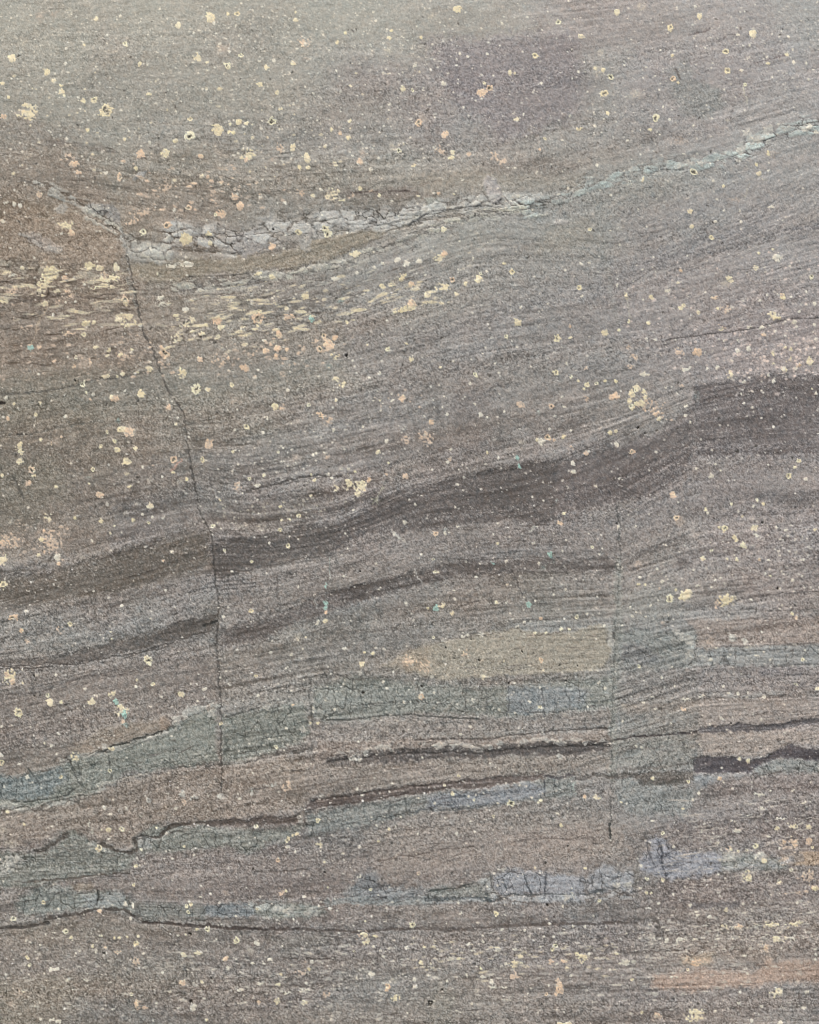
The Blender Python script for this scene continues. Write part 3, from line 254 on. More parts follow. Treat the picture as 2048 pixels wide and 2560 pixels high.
(0,"1376,2056 1454,2046 1469,2038 1500,2046 1594,2042 1619,2018 1632,2026 1725,2024 1900,2020 1900,2060 1725,2054 1620,2072 1494,2084 1454,2088 1376,2082",(163,130,106),.95,6,6,.2,"brown_bed"),
(0,"1430,2016 1500,2010 1502,2032 1465,2036 1436,2028",(166,140,108),.9,5,5,.2,"brown_bed"),
(0,"980,2120 1725,2095 1725,2156 980,2156",(126,116,104),.4,22,12,0,None),
(0,"500,2130 900,2110 900,2156 500,2156",(126,116,103),.5,20,12,0,None),
(0,"560,2100 700,2080 700,2120 560,2120",(113,105,101),.4,20,12,0,None),
# pale vein
(0,"368,458 430,470 480,478 520,466 560,450 625,440 700,436 770,434 835,448 880,432 905,428 892,458 830,478 760,484 690,490 650,508 600,515 560,528 520,540 480,532 440,512 368,490",(130,131,128),.22,8,8,.2,"pale_vein"),
(0,"485,495 540,482 570,500 555,530 520,542 490,528",(142,141,143),.4,5,6,.4,"pale_vein"),
(0,"270,515 370,520 350,545 300,548 272,540",(140,140,130),.5,7,6,.2,None),
(0,"480,588 545,570 570,566 606,576 650,560 682,554 720,544 745,538 740,550 706,566 656,578 606,590 545,592 495,600",(138,137,128),.35,5,6,.2,"pale_vein"),
(0,"370,602 440,596 560,590 560,606 440,612 370,618",(134,133,127),.5,6,5,0,None),
((0,0),"740,1700 960,1720 1010,1800 1000,1890 860,1810 730,1755",(133,133,128),.8,3,4,.5,"vein_chip"),
((0,0),"205,1965 290,1940 350,1985 400,2010 505,2090 420,2130 300,2080 230,2025",(152,140,126),.8,4,5,.4,"vein_chip"),
((0,0),"450,1760 535,1712 582,1745 535,1795 480,1800",(158,154,142),.8,3,4,.5,"vein_chip"),
((0,0),"1110,1505 1165,1450 1240,1438 1235,1468 1145,1512",(138,140,138),.8,3,3,.5,"vein_chip"),
((0,0),"1480,1860 1600,1890 1725,1930 1800,1960 1800,1990 1700,1975 1520,1925",(147,147,138),.7,3,4,.4,"vein_chip"),
((1,0),"0,1960 60,1975 110,2040 60,2060 0,2050",(150,150,140),.5,3,4,.3,None),
((2,0),"618,1545 650,1470 720,1508 750,1580 778,1650 740,1712 690,1722 650,1650",(163,158,154),.9,3,3,.8,"vein_chip"),
((2,0),"535,1735 570,1680 600,1638 632,1670 612,1712 580,1740",(176,172,160),.9,3,3,.6,"vein_chip"),
((2,0),"792,1655 850,1690 925,1735 905,1762 845,1735 800,1700",(178,174,160),.9,3,3,.6,"vein_chip"),
((2,0),"298,1742 350,1738 405,1750 380,1768 310,1774",(186,181,160),.9,3,2,.6,"vein_chip"),
((2,0),"122,1658 220,1672 272,1700 215,1755 180,1762",(140,146,134),.85,3,3,.6,"vein_chip"),
((2,0),"0,1785 60,1770 112,1775 90,1832 0,1892 -60,1900 -60,1800",(162,163,146),.85,3,3,.6,"vein_chip"),
((2,0),"72,1908 150,1858 165,1885 95,1930",(176,174,160),.85,3,3,.5,"vein_chip"),
((2,0),"1000,1645 1110,1630 1135,1670 1060,1685",(166,170,164),.8,3,3,.5,"vein_chip"),
((2,0),"980,1815 1160,1800 1165,1825 1000,1842",(178,177,160),.8,3,3,.5,"vein_chip"),
((2,0),"1205,1885 1240,1852 1330,1860 1345,1880 1225,1900",(170,166,158),.8,3,3,.5,"vein_chip"),
((2,0),"420,1790 540,1760 580,1820 500,1835",(160,160,152),.6,3,5,.3,"vein_chip"),
((1,0),"910,1790 1140,1780 1140,1840 1000,1845 910,1820",(164,166,158),.6,3,6,.3,"vein_chip"),
((1,0),"430,1840 560,1810 650,1850 560,1900 440,1880",(160,160,152),.55,3,6,.3,"vein_chip"),
((1,0),"910,1900 1080,1890 1085,2000 910,2010",(158,158,150),.6,3,4,.3,"vein_chip"),
((1,0),"1100,1850 1500,1830 1720,1860 1640,1900 1300,1920 1120,1930",(156,156,150),.55,4,8,.3,"vein_chip"),
((1,0),"790,2030 895,2010 890,2130 810,2100",(156,156,148),.6,3,4,.3,"vein_chip"),
((1,0),"1620,2000 1780,1960 1780,2010 1600,2040",(160,160,154),.5,3,5,.3,"vein_chip"),
]
# ---------------------------------------------------------------- lines: (frame, points, width, colour, alpha, height mm, wobble, name)
LINES = [
(0,"248,470 258,490 272,560 290,640 300,690 330,760 345,805 390,880 400,960 412,1020 416,1070 448,1130 455,1200 462,1280 458,1340 463,1420 465,1480 469,1600 468,1665",3.4,(64,62,58),.6,-1,4,"fault_crack"),
(0,"250,470 262,520 275,540 300,552",10,(140,140,130),.5,.1,4,None),
(0,"1302,1060 1306,1180 1300,1270 1295,1330 1291,1480 1286,1560 1291,1610 1285,1700 1287,1765",3.2,(66,68,64),.5,-.7,4,"fault_crack"),
(0,"1300,1180 1304,1330 1290,1480 1296,1600 1288,1640",16,(116,124,114),.45,0,5,None),
(0,"1467,830 1464,900 1469,960 1462,1000 1464,1040",3,(90,86,82),.4,-.3,2,None),
(0,"1462,1330 1466,1420 1467,1520 1466,1600 1462,1650",3,(86,88,84),.28,-.5,5,"fault_crack"),
(0,"1346,1780 1340,1830 1340,1920 1338,2000 1336,2050",3.4,(92,92,86),.4,-.4,3,"fault_crack"),
(0,"1258,380 1262,480 1282,580 1300,680",10,(116,120,112),.3,0,6,None),
(0,"690,1170 690,1215 686,1260",2.6,(86,84,78),.35,-.4,2,None),
(0,"586,1195 584,1260",3,(84,80,76),.35,-.4,2,None),
(0,"190,1255 196,1275 204,1310",3.4,(80,76,68),.45,-.5,2,None),
(0,"20,1518 14,1540 24,1580 20,1600",3,(84,80,76),.4,-.4,3,None),
(0,"0,843 60,828 150,815 200,800 250,795 320,784",3.6,(84,82,74),.6,-.7,3,"bedding_crack"),
(0,"0,848 8,848",6,(40,38,36),.8,-1,1,None),
(0,"40,920 80,910 150,895 215,884",3.4,(84,84,74),.5,-.6,3,"bedding_crack"),
(0,"34,915 55,915",4,(56,54,50),.7,-.8,1,None),
(0,"0,640 60,634 100,626 130,622 190,628 260,615",3,(86,76,66),.6,-.5,3,"bedding_crack"),
(0,"100,590 102,614 98,630",3.4,(70,62,54),.7,-.8,1,None),
(0,"75,590 80,620 84,636",3,(78,70,60),.6,-.6,2,None),
(0,"0,632 90,628 140,610 180,595",6,(106,92,80),.4,0,4,None),
(0,"25,1000 40,1030 50,1052",5,(80,76,68),.55,-.6,3,None),
(0,"520,1034 580,1020 640,1005 670,1002 720,1003",3.6,(66,62,58),.7,-.9,3,"bedding_crack"),
(0,"240,1025 330,1000 380,960 360,1010",3,(92,88,80),.4,-.3,3,None),
(0,"175,1110 200,1098 240,1090 300,1060",2.6,(84,78,68),.4,-.3,3,None),
(0,"0,1215 90,1200 110,1170 160,1158 210,1145",3,(80,74,64),.45,-.4,3,None),
(0,"260,1220 330,1200 380,1180",2.6,(76,68,60),.45,-.4,3,None),
(0,"0,1412 60,1407 110,1404",3.6,(72,66,60),.6,-.7,2,"bedding_crack"),
(0,"0,1408 60,1402 110,1397 160,1399 210,1388 260,1380 330,1362 400,1340 450,1328",3.4,(62,58,54),.65,-.7,4,"bedding_crack"),
(0,"462,1216 540,1196 640,1176 700,1170",3,(72,68,64),.5,-.5,4,None),
(0,"690,1604 760,1592 860,1584 1000,1584 1100,1576 1170,1570 1283,1570",4,(60,57,55),.7,-.7,4,"dark_seam"),
(0,"560,1500 640,1490 655,1500",3,(70,74,70),.5,-.5,3,None),
(0,"1212,1640 1260,1634 1300,1640 1345,1634",7,(88,82,76),.6,-.6,5,"dark_seam"),
(0,"640,1956 760,1962 862,1955 950,1959 1010,1954 1075,1948 1140,1946 1340,1943",5,(76,68,62),.5,-.5,3,"dark_seam"),
(0,"1302,1196 1340,1200 1400,1196 1460,1190",5,(92,86,82),.4,-.3,4,None),
(0,"690,1900 740,1892 800,1898 905,1896",14,(118,130,128),.6,0,6,"blue_grey_block"),
(0,"255,1388 300,1372 340,1366 360,1358",3.6,(76,70,64),.5,-.6,2,None),
(0,"0,1472 80,1460 140,1440 190,1420 235,1425 280,1415 310,1405",2.8,(86,78,72),.5,-.4,3,"bedding_crack"),
(0,"60,1485 90,1478",3,(66,62,58),.5,-.4,2,None),
(0,"70,1560 120,1540 150,1530",2.6,(84,78,74),.4,-.3,3,None),
(0,"430,1318 458,1308",6,(44,46,44),.6,-.9,1,None),
(0,"1025,1216 1060,1200 1080,1204 1090,1225 1100,1250 1112,1268",3,(78,72,68),.55,-.5,3,None),
(0,"860,1228 870,1230 920,1215",2.6,(72,66,62),.5,-.4,2,None),
(0,"985,1270 1010,1266",3,(66,62,60),.5,-.5,1,None),
(0,"736,1330 790,1328 830,1320 850,1330 870,1345",2.6,(84,80,76),.5,-.4,3,None),
(0,"862,1370 900,1360 950,1345 1010,1340 1060,1330 1085,1322 1110,1340 1150,1338 1208,1322",2.6,(92,84,74),.5,-.4,3,"bedding_crack"),
(0,"1075,1372 1085,1366 1130,1368",2.6,(88,80,70),.4,-.3,2,None),
# mosaic cracks near the middle
(0,"655,1430 650,1460 656,1500 660,1530",3.4,(74,76,70),.6,-.6,3,"bedding_crack"),
(0,"640,1428 700,1415 745,1432 770,1430",3,(76,76,70),.6,-.5,3,None),
(0,"680,1408 690,1430",3.4,(66,66,62),.6,-.6,2,None),
(0,"730,1460 725,1490 718,1495 680,1515",3.6,(70,72,66),.6,-.6,3,None),
(0,"588,1480 585,1510 590,1530",3,(72,74,68),.6,-.5,3,None),
(0,"475,1510 540,1492 580,1475",3,(72,74,70),.6,-.5,2,"bedding_crack"),
(0,"690,1516 740,1516 790,1508 862,1505 900,1508 970,1512 1010,1514",3.4,(66,68,64),.7,-.7,2,"bedding_crack"),
(0,"748,1484 800,1480 862,1478 960,1482",2.8,(76,78,74),.5,-.5,3,"bedding_crack"),
(0,"980,1490 1040,1486 1060,1485",2.6,(80,84,80),.5,-.4,2,None),
(0,"1110,1500 1170,1500 1230,1490 1270,1484",3,(76,78,76),.6,-.5,2,None),
(0,"1070,1446 1072,1480 1068,1508",3.2,(72,78,80),.6,-.6,2,None),
(0,"1140,1450 1145,1480 1146,1510",3,(74,80,82),.6,-.6,2,None),
(0,"1096,1478 1112,1505",2.6,(76,82,84),.5,-.5,2,None),
(0,"1170,1462 1168,1500",2.6,(80,84,84),.5,-.4,2,None),
(0,"1190,1455 1202,1478 1200,1490",3,(76,82,82),.5,-.5,2,None),
(0,"880,1440 886,1465 900,1480",2.6,(82,84,80),.5,-.4,3,None),
(0,"875,1480 880,1508",2.4,(82,84,80),.5,-.4,3,None),
(0,"925,1450 922,1475 935,1490",2.4,(82,84,80),.5,-.4,3,None),
(0,"982,1430 980,1500",2.4,(84,86,82),.45,-.4,3,None),
(0,"1025,1455 1026,1505",2.4,(84,88,86),.45,-.4,3,None),
(0,"876,1557 950,1556 1040,1555 1065,1548 1090,1548 1120,1544 1160,1540 1200,1536 1280,1534",3.2,(66,60,56),.7,-.7,2.5,"bedding_crack"),
(0,"700,1533 740,1530 860,1532 1000,1535",2.2,(98,90,84),.4,-.2,2,None),
# left green bed veins
(0,"205,1588 240,1570 260,1566 297,1553 310,1550 357,1537",3.6,(58,58,52),.75,-.8,2,"bedding_crack"),
(0,"210,1594 262,1573 300,1560 330,1548 372,1536",4,(160,162,150),.6,.2,3,None),
(0,"175,1592 215,1586",3.4,(158,158,146),.55,.2,3,None),
(0,"30,1690 100,1684 140,1676 160,1660",3.2,(62,68,64),.7,-.6,3,"bedding_crack"),
(0,"60,1618 80,1645",3,(64,72,70),.6,-.5,2,None),
(0,"150,1610 160,1635 170,1650",3,(70,76,72),.6,-.5,3,None),
(0,"165,1600 172,1640",2.6,(70,76,72),.5,-.4,3,None),
(0,"230,1590 235,1625 238,1640",3,(76,80,74),.55,-.5,2,None),
(0,"250,1640 300,1628 400,1612 462,1604",3,(70,72,66),.6,-.5,3,"bedding_crack"),
(0,"260,1618 340,1606 431,1590",2.6,(146,148,138),.45,.1,3,None),
(0,"140,1680 160,1672 200,1668 220,1650 260,1640 340,1620",4,(158,152,136),.55,.3,3,None),
(0,"60,1704 100,1690 120,1688",4,(146,146,132),.5,.2,3,None),
(0,"80,1704 100,1692 170,1674 215,1668",2.8,(70,68,60),.6,-.5,3,None),
(0,"60,1645 100,1654 140,1640",2.4,(74,80,76),.45,-.4,3,None),
(0,"435,1612 520,1604 580,1590 660,1575",3,(72,70,64),.6,-.5,3,"bedding_crack"),
(0,"470,1600 560,1580 650,1560",2.8,(134,138,128),.4,.1,3,None),
(0,"619,1586 640,1582",3.4,(58,56,52),.6,-.6,1,None),
# dark seams lower left
(0,"75,1792 100,1788 118,1778 130,1765 142,1758",9,(78,70,62),.72,-.8,3,"dark_seam"),
(0,"103,1792 140,1764",4,(142,146,138),.4,.2,3,None),
(0,"215,1780 240,1790 272,1797 286,1792 288,1784 283,1770 305,1760 322,1764 335,1762 355,1744 375,1735 431,1728",8,(74,66,58),.75,-.8,3,"dark_seam"),
(0,"215,1790 245,1800 270,1802",4,(150,152,144),.5,.2,3,None),
(0,"288,1766 310,1762 324,1768 340,1766 358,1750 380,1740 431,1738",3,(140,144,138),.45,.2,3,None),
(0,"432,1742 470,1748 520,1752",10,(134,136,126),.55,.1,4,None),
(0,"460,1756 500,1775 520,1798 560,1780 600,1768",5,(130,134,126),.45,.1,4,None),
(0,"520,1745 600,1742",3,(96,98,92),.5,-.3,3,None),
(0,"45,1858 120,1853 165,1849 200,1843 250,1840 275,1838",4,(74,66,58),.65,-.7,3,"dark_seam"),
(0,"540,1835 610,1833 650,1828",3.4,(76,68,62),.5,-.5,3,"bedding_crack"),
(0,"431,1848 520,1840 560,1842",2.6,(90,82,76),.4,-.3,3,None),
(0,"862,1802 900,1795 930,1788 1000,1784",3.6,(76,66,58),.55,-.5,3,"bedding_crack"),
(0,"1085,1772 1160,1766 1210,1768 1270,1762",3.6,(92,80,72),.45,-.4,3,"bedding_crack"),
(0,"790,1812 862,1800",3,(80,70,62),.45,-.4,3,None),
# lenses cracks
(0,"206,1876 208,1890 203,1906",4.4,(56,60,56),.75,-1,2,"lens_crack"),
(0,"220,1888 212,1900",3,(68,72,68),.6,-.6,1,None),
(0,"905,1876 960,1870 995,1858",3.4,(66,72,68),.65,-.7,2,"lens_crack"),
(0,"900,1895 960,1892 1000,1888 1040,1895",8,(68,76,78),.65,-.7,3,"lens_crack"),
(0,"903,1878 903,1904",2.6,(76,82,78),.5,-.4,2,None),
(0,"1030,1835 1038,1870 1042,1880",3,(70,76,76),.6,-.6,2,"lens_crack"),
(0,"1020,1850 1028,1885",3,(70,76,76),.5,-.5,3,None),
(0,"1058,1848 1068,1874",3,(70,76,80),.5,-.5,2,None),
(0,"1108,1850 1112,1865 1120,1880",3,(64,70,74),.7,-.8,2,"lens_crack"),
(0,"1151,1842 1148,1865 1146,1890",4.4,(76,80,86),.7,-.8,2,"lens_crack"),
(0,"1062,1882 1150,1884 1240,1882 1275,1872",3.4,(74,80,80),.6,-.6,3,"lens_crack"),
(0,"1175,1888 1190,1902",2.6,(80,86,88),.5,-.4,2,None),
(0,"1200,1884 1195,1902",2.6,(80,86,88),.5,-.4,2,None),
(0,"1232,1852 1238,1880",3,(76,80,84),.6,-.5,2,None),
(0,"1262,1850 1280,1868 1298,1872",3,(80,84,86),.5,-.5,3,None),
(0,"1392,1782 1396,1800 1394,1820 1402,1844",3.6,(60,64,72),.7,-.8,3,"lens_crack"),
(0,"1396,1796 1420,1806 1428,1812",3,(66,70,78),.65,-.7,2,"lens_crack"),
(0,"1398,1816 1380,1824 1370,1800 1360,1775",3,(68,72,78),.55,-.6,3,None),
(0,"1400,1818 1440,1815 1490,1826 1530,1828",2.8,(78,82,90),.5,-.5,3,"lens_crack"),
(0,"1434,1812 1436,1840",2.4,(84,88,94),.4,-.4,2,None),
(0,"1354,1760 1380,1790",2.6,(84,90,88),.4,-.3,3,None),
(0,"1302,1930 1302,1905",2.4,(90,92,92),.3,-.2,2,None),
(0,"688,1892 700,1910",2.4,(86,92,86),.5,-.3,3,None),
(0,"862,1706 900,1705 960,1706 1030,1698",3,(76,82,84),.55,-.5,3,"lens_crack"),
(0,"905,1700 912,1708",4,(62,66,68),.6,-.6,1,None),
(0,"950,1688 972,1706",2.8,(76,80,86),.5,-.5,2,None),
(0,"768,1690 766,1722",3,(78,84,82),.5,-.4,3,None),
(0,"1146,1642 1147,1676",3.4,(62,68,74),.7,-.7,2,"lens_crack"),
(0,"1146,1634 1174,1640 1210,1630",4,(66,62,66),.65,-.6,3,"dark_seam"),
(0,"1210,1632 1290,1636 1340,1630",6,(92,88,80),.5,-.4,5,None),
(0,"1284,1735 1287,1765",5,(60,64,60),.7,-1,2,"lens_crack"),
(0,"1244,1690 1262,1715 1270,1730",2.6,(84,88,80),.4,-.3,3,None),
(0,"642,1705 680,1696 770,1686 862,1668",2.6,(60,50,46),.6,-.6,1.5,None),
(0,"662,1688 700,1682 760,1674 800,1670 862,1660",2.4,(136,122,110),.5,.1,3,None),
(0,"862,1657 920,1654 990,1648 1060,1645 1130,1637",2.4,(140,128,120),.5,.1,2,None),
# bottom seams
(0,"0,1958 50,1955 100,1946",6,(68,62,56),.72,-.8,2,"dark_seam"),
(0,"95,1936 170,1924 200,1914 225,1914 260,1914 283,1928",7,(66,60,54),.7,-.8,3,"dark_seam"),
(0,"300,1941 340,1943 400,1948 431,1950",7,(66,58,54),.75,-.8,2,"dark_seam"),
(0,"436,1948 470,1953 540,1954 630,1954",6,(68,58,54),.7,-.8,3,"dark_seam"),
(0,"630,1954 760,1960 862,1953 950,1957 1010,1952 1075,1946 1140,1944 1300,1942",6,(86,76,70),.5,-.5,4,"dark_seam"),
(0,"597,2014 625,2016",3.4,(66,60,56),.5,-.5,2,None),
(0,"645,2018 706,2018",3.6,(60,54,50),.55,-.6,2,"bedding_crack"),
(0,"824,1998 824,2000",3,(80,76,72),.4,-.3,2,None),
(0,"392,2036 394,2056",4.4,(60,58,54),.6,-.7,1.5,None),
(0,"1390,2112 1378,2085 1376,2056",0,(90,90,84),.2,0,2,None),
# right seams
(0,"1300,1620 1350,1618 1400,1612 1462,1606",5,(92,88,82),.5,-.5,4,None),
(0,"1300,1580 1380,1574 1466,1566",4,(96,90,84),.4,-.3,4,None),
(0,"1300,1440 1380,1436 1466,1430",5,(104,100,96),.35,-.2,4,None),
(0,"1294,1559 1339,1551 1405,1548 1469,1542",4.6,(66,60,60),.75,-.8,3,"dark_seam"),
(0,"1474,1540 1560,1534 1644,1534 1690,1522",2.6,(132,128,124),.4,.1,2,None),
(0,"1366,1356 1384,1340 1410,1345 1440,1370 1460,1395",2.6,(80,86,82),.5,-.4,3,"lens_crack"),
(0,"1400,1355 1430,1366",2.6,(84,90,86),.5,-.4,3,None),
(0,"1462,1362 1560,1361 1720,1354",2.4,(96,88,82),.5,-.4,2,None),
(0,"1296,1482 1380,1479 1470,1475",2,(100,98,92),.3,-.2,3,None),
(0,"1550,1265 1620,1254 1660,1247 1725,1240",3,(76,72,70),.5,-.5,3,"bedding_crack"),
(0,"1560,1284 1625,1285 1725,1282",3,(86,84,80),.5,-.4,3,None),
(0,"1480,1168 1520,1165 1560,1162",2.6,(84,80,78),.4,-.3,2,None),
(0,"1400,717 1480,705 1560,696 1620,684 1660,672 1725,656",3,(72,68,66),.65,-.7,2,"bedding_crack"),
(0,"1420,700 1500,660 1570,640",2.6,(110,104,102),.35,-.2,3,None),
(0,"1300,630 1380,600 1500,570 1560,565",4,(108,104,102),.35,-.1,4,None),
(0,"1640,483 1680,478 1725,460",8,(98,98,102),.5,-.3,4,None),
(0,"1390,562 1470,540 1600,505 1640,490",5,(110,108,106),.4,-.2,4,None),
(0,"1456,66 1490,60 1500,53",3.6,(86,78,76),.55,-.5,2,None),
(0,"1515,85 1540,68 1560,65",3,(92,86,84),.4,-.3,3,None),
(0,"1590,128 1620,122 1660,112",3.2,(92,82,82),.5,-.4,2,None),
(0,"1425,140 1432,155 1436,162",5,(88,80,74),.6,-.5,2,None),
(0,"1366,355 1400,357 1440,358",3,(70,76,74),.6,-.6,1.5,"bedding_crack"),
(0,"1390,355 1410,352",3,(152,156,150),.5,.1,2,None),
(0,"1530,250 1545,235 1545,215",3,(92,84,82),.4,-.3,3,None),
(0,"1525,395 1545,385 1555,378",3,(88,86,82),.4,-.3,3,None),
(0,"1480,1020 1530,1010",3,(96,92,88),.3,-.2,2,None),
# vein cracks top
(0,"862,476 885,458 905,448 950,440 1000,436 1055,436",3.4,(78,78,74),.65,-.6,3,"bedding_crack"),
(0,"1015,405 1030,425 1050,432 1058,415 1075,430",3,(86,82,78),.6,-.5,2,None),
(0,"740,406 820,402 862,404",3,(74,60,54),.6,-.5,2,"bedding_crack"),
(0,"880,392 950,372",2.6,(112,98,86),.35,-.2,2,None),
(0,"250,345 300,330 340,312",5,(88,82,74),.35,-.2,5,None),
(0,"100,302 160,306 240,318",8,(98,90,82),.35,-.2,6,None),
(0,"370,455 374,478 376,500",3,(84,84,80),.6,-.5,2,None),
(0,"656,500 657,455",2.4,(90,92,90),.5,-.4,3,None),
(0,"720,480 718,470",2.4,(90,92,90),.5,-.4,3,None),
(0,"568,480 570,440",2.4,(92,94,92),.4,-.3,3,None),
# pale strips in the broken vein at the upper left
((0,0),"722,1778 800,1812 870,1850 1002,1908",30,(176,174,156),.85,.6,5,"vein_chip"),
((0,0),"720,1845 800,1872 870,1920 965,1965",26,(164,162,146),.8,.6,6,"vein_chip"),
((0,0),"735,1820 850,1885 970,1940",9,(84,82,72),.7,-.8,3,None),
((0,0),"735,1772 850,1815 920,1860",5,(92,90,82),.6,-.6,2,None),
((0,0),"415,1640 480,1660 550,1690",20,(158,160,150),.8,.5,5,"vein_chip"),
((0,0),"400,1610 470,1640 550,1660",5,(82,80,72),.5,-.5,3,None),
((0,0),"1490,1770 1480,1850 1500,1920 1500,1960",8,(158,158,140),.4,.1,4,None),
((0,0),"1010,1990 1040,2060 1090,2140",20,(150,152,144),.6,.3,6,"vein_chip"),
((0,1),"1070,110 1080,160",16,(160,162,154),.6,.3,5,None),
((0,1),"1190,0 1250,20",30,(182,182,164),.8,.5,5,"vein_chip"),
((0,1),"1350,20 1420,0",28,(176,178,162),.8,.5,5,"vein_chip"),
((0,1),"1080,190 1110,260 1140,420",22,(112,116,108),.5,0,6,None),
((0,1),"400,430 370,480 330,540 290,640 260,750",14,(176,152,116),.55,.1,6,None),
((0,1),"405,220 400,260 390,350",8,(116,92,70),.6,-.3,4,None),
((0,1),"1545,1715 1500,1750 1455,1812",20,(176,128,106),.75,.1,5,None),
((3,0),"1110,715 1100,760 1112,800 1128,855",12,(186,182,158),.75,.2,5,"salt_streak"),
((3,0),"1142,1520 1132,1600 1095,1655",9,(180,174,150),.6,.2,6,"salt_streak"),
((3,0),"1215,1460 1235,1495 1275,1512",10,(176,172,150),.55,.2,6,None),
((3,1),"112,320 118,400 135,500 150,530",9,(164,162,142),.55,.1,4,"salt_streak"),
((3,1),"85,310 110,375",14,(178,174,140),.55,.1,8,None),
((1,2),"1590,165 1615,195 1642,222",18,(196,196,184),.85,.3,4,"salt_streak"),
((1,2),"1640,225 1665,240 1692,275",7,(176,174,158),.6,.2,5,None),
((1,2),"1056,385 1054,560",6,(128,150,140),.6,.1,2,None),
((1,2),"945,745 950,800",12,(134,146,136),.5,.1,5,None),
((2,2),"50,480 65,535 98,592",10,(168,172,164),.75,.2,4,"salt_streak"),
((2,2),"1010,168 1040,145 1072,112",17,(178,176,160),.75,.2,5,"salt_streak"),
((2,2),"225,590 235,650",7,(120,134,130),.5,.1,5,None),
((2,2),"300,140 312,200",10,(140,148,138),.5,.1,6,None),
((0,3),"750,430 758,490 785,560",10,(186,184,164),.75,.2,5,"salt_streak"),
((2,3),"1385,120 1378,160 1388,220",10,(162,186,172),.75,.2,5,"salt_streak"),
((1,1),"1500,1970 1470,2010 1440,2095",14,(150,150,116),.6,.1,8,None),
((1,1),"1215,1830 1240,1900",9,(176,164,130),.6,.1,6,None),
]

# ================================================================ the face as a fine height field
STEP = 2048 / 872.0              # sketch pixels between samples (1.4 mm)
MX, MY = 300, 330
x0, y0 = -MX, -MY
NX = int((VIEW_W + 2 * MX) / STEP); NY = int((VIEW_H + 2 * MY) / STEP)
xs = (x0 + np.arange(NX) * STEP).astype(np.float32); ys = (y0 + np.arange(NY) * STEP).astype(np.float32)
X, Y = np.meshgrid(xs, ys)
rng = np.random.default_rng(7)

def lattice(seed):
    return np.random.default_rng(seed).random((256, 256)).astype(np.float32) * 2 - 1

def vnoise(px, py, seed):
    T = lattice(seed)
    fx = np.floor(px); fy = np.floor(py)
    tx = (px - fx).astype(np.float32); ty = (py - fy).astype(np.float32)
    tx = tx * tx * (3 - 2 * tx); ty = ty * ty * (3 - 2 * ty)
    ix = fx.astype(np.int32) & 255; iy = fy.astype(np.int32) & 255
    ix1 = (ix + 1) & 255; iy1 = (iy + 1) & 255
    a = T[iy, ix]; b = T[iy, ix1]; c = T[iy1, ix]; d = T[iy1, ix1]
    return (a + (b - a) * tx) * (1 - ty) + (c + (d - c) * tx) * ty

def fbm(px, py, seed, octaves=3, gain=.55):
    s = 0; amp = 1; tot = 0
    for k in range(octaves):
        s = s + amp * vnoise(px * 2 ** k + 17.3 * k, py * 2 ** k + 9.1 * k, seed + 31 * k)
        tot += amp; amp *= gain
    return s / tot

# bedding: curves (in quarter-size sketch units) along which the beds run
S4 = VIEW_W / 1725.0
GUIDES = [
    "0,-300 1725,-330", "0,-60 1725,-120", "0,180 600,190 1100,160 1725,60",
    "0,400 250,430 500,480 830,460 1050,425 1230,370 1480,320 1725,255",
    "0,540 260,550 500,560 720,500 830,470 1000,450 1250,420 1500,360 1725,300",
    "0,640 280,610 560,590 700,560 900,490 1050,460 1300,490 1500,430 1725,360",
    "0,740 300,720 700,660 1000,560 1300,560 1500,510 1725,430",
    "0,840 320,784 460,780 700,740 1000,660 1300,620 1500,560 1725,500",
    "0,925 215,884 460,870 800,800 1100,740 1400,700 1725,620",
    "0,1080 400,1010 520,1030 720,1000 1000,930 1300,860 1470,800 1725,760",
    "0,1230 440,1120 560,1126 712,1104 870,1032 1180,968 1462,850 1725,790",
    "0,1300 440,1190 560,1190 700,1168 850,1124 1100,1104 1300,1060 1464,968 1725,960",
    "0,1400 200,1370 455,1300 690,1250 880,1200 1100,1180 1300,1182 1460,1120 1725,1100",
    "0,1480 235,1425 460,1390 700,1350 900,1330 1100,1310 1290,1300 1725,1250",
    "0,1570 200,1540 460,1480 660,1440 850,1430 1290,1415 1465,1365 1725,1355",
    "0,1700 200,1650 460,1600 640,1575 860,1556 1280,1535 1466,1475 1725,1465",
    "0,1790 270,1790 431,1730 640,1700 860,1660 1146,1635 1290,1590 1470,1545 1725,1515",
    "0,1860 280,1838 640,1830 860,1802 1280,1762 1725,1700",
    "0,1940 215,1905 431,1915 750,1900 1040,1870 1330,1860 1725,1810",
    "0,1960 215,1920 300,1940 640,1955 1010,1952 1300,1942 1725,1925",
    "0,2100 1725,2070", "0,2500 1725,2480"]
def pts(s, frame=0):
    p = np.array([[float(v) for v in q.split(",")] for q in s.split()], np.float32)
    if frame != 0:
        p = p / 4.0 + np.array([frame[0] * 431.25, frame[1] * 539.0], np.float32)
    return p * S4
def run_on(p, poly=True):
    """beds that meet the edge of the sketch go on beyond it"""
    q = p.copy()
    q[p[:, 0] <= 1, 0] = -290; q[p[:, 0] >= 1724 * S4, 0] = 2345
    if poly: q[p[:, 1] <= 1, 1] = -320; q[p[:, 1] >= 2155 * S4, 1] = 2880
    return q
GY = []
for g in GUIDES:
    p = pts(g)
    GY.append(np.interp(xs, p[:, 0], p[:, 1]))
GY = np.array(GY)                                   # guides x columns
k = np.exp(-np.linspace(-2, 2, 25) ** 2); k /= k.sum()
GY = np.array([np.convolve(np.pad(r, 12, mode='edge'), k, mode='valid') for r in GY])
GT = GY.mean(axis=1)
Tc = np.empty((NY, NX), np.float32)
for i in range(NX):
    gy = np.maximum.accumulate(GY[:, i] + np.arange(len(GT)) * .01)
    Tc[:, i] = np.interp(ys, gy, GT)
print("bedding done")

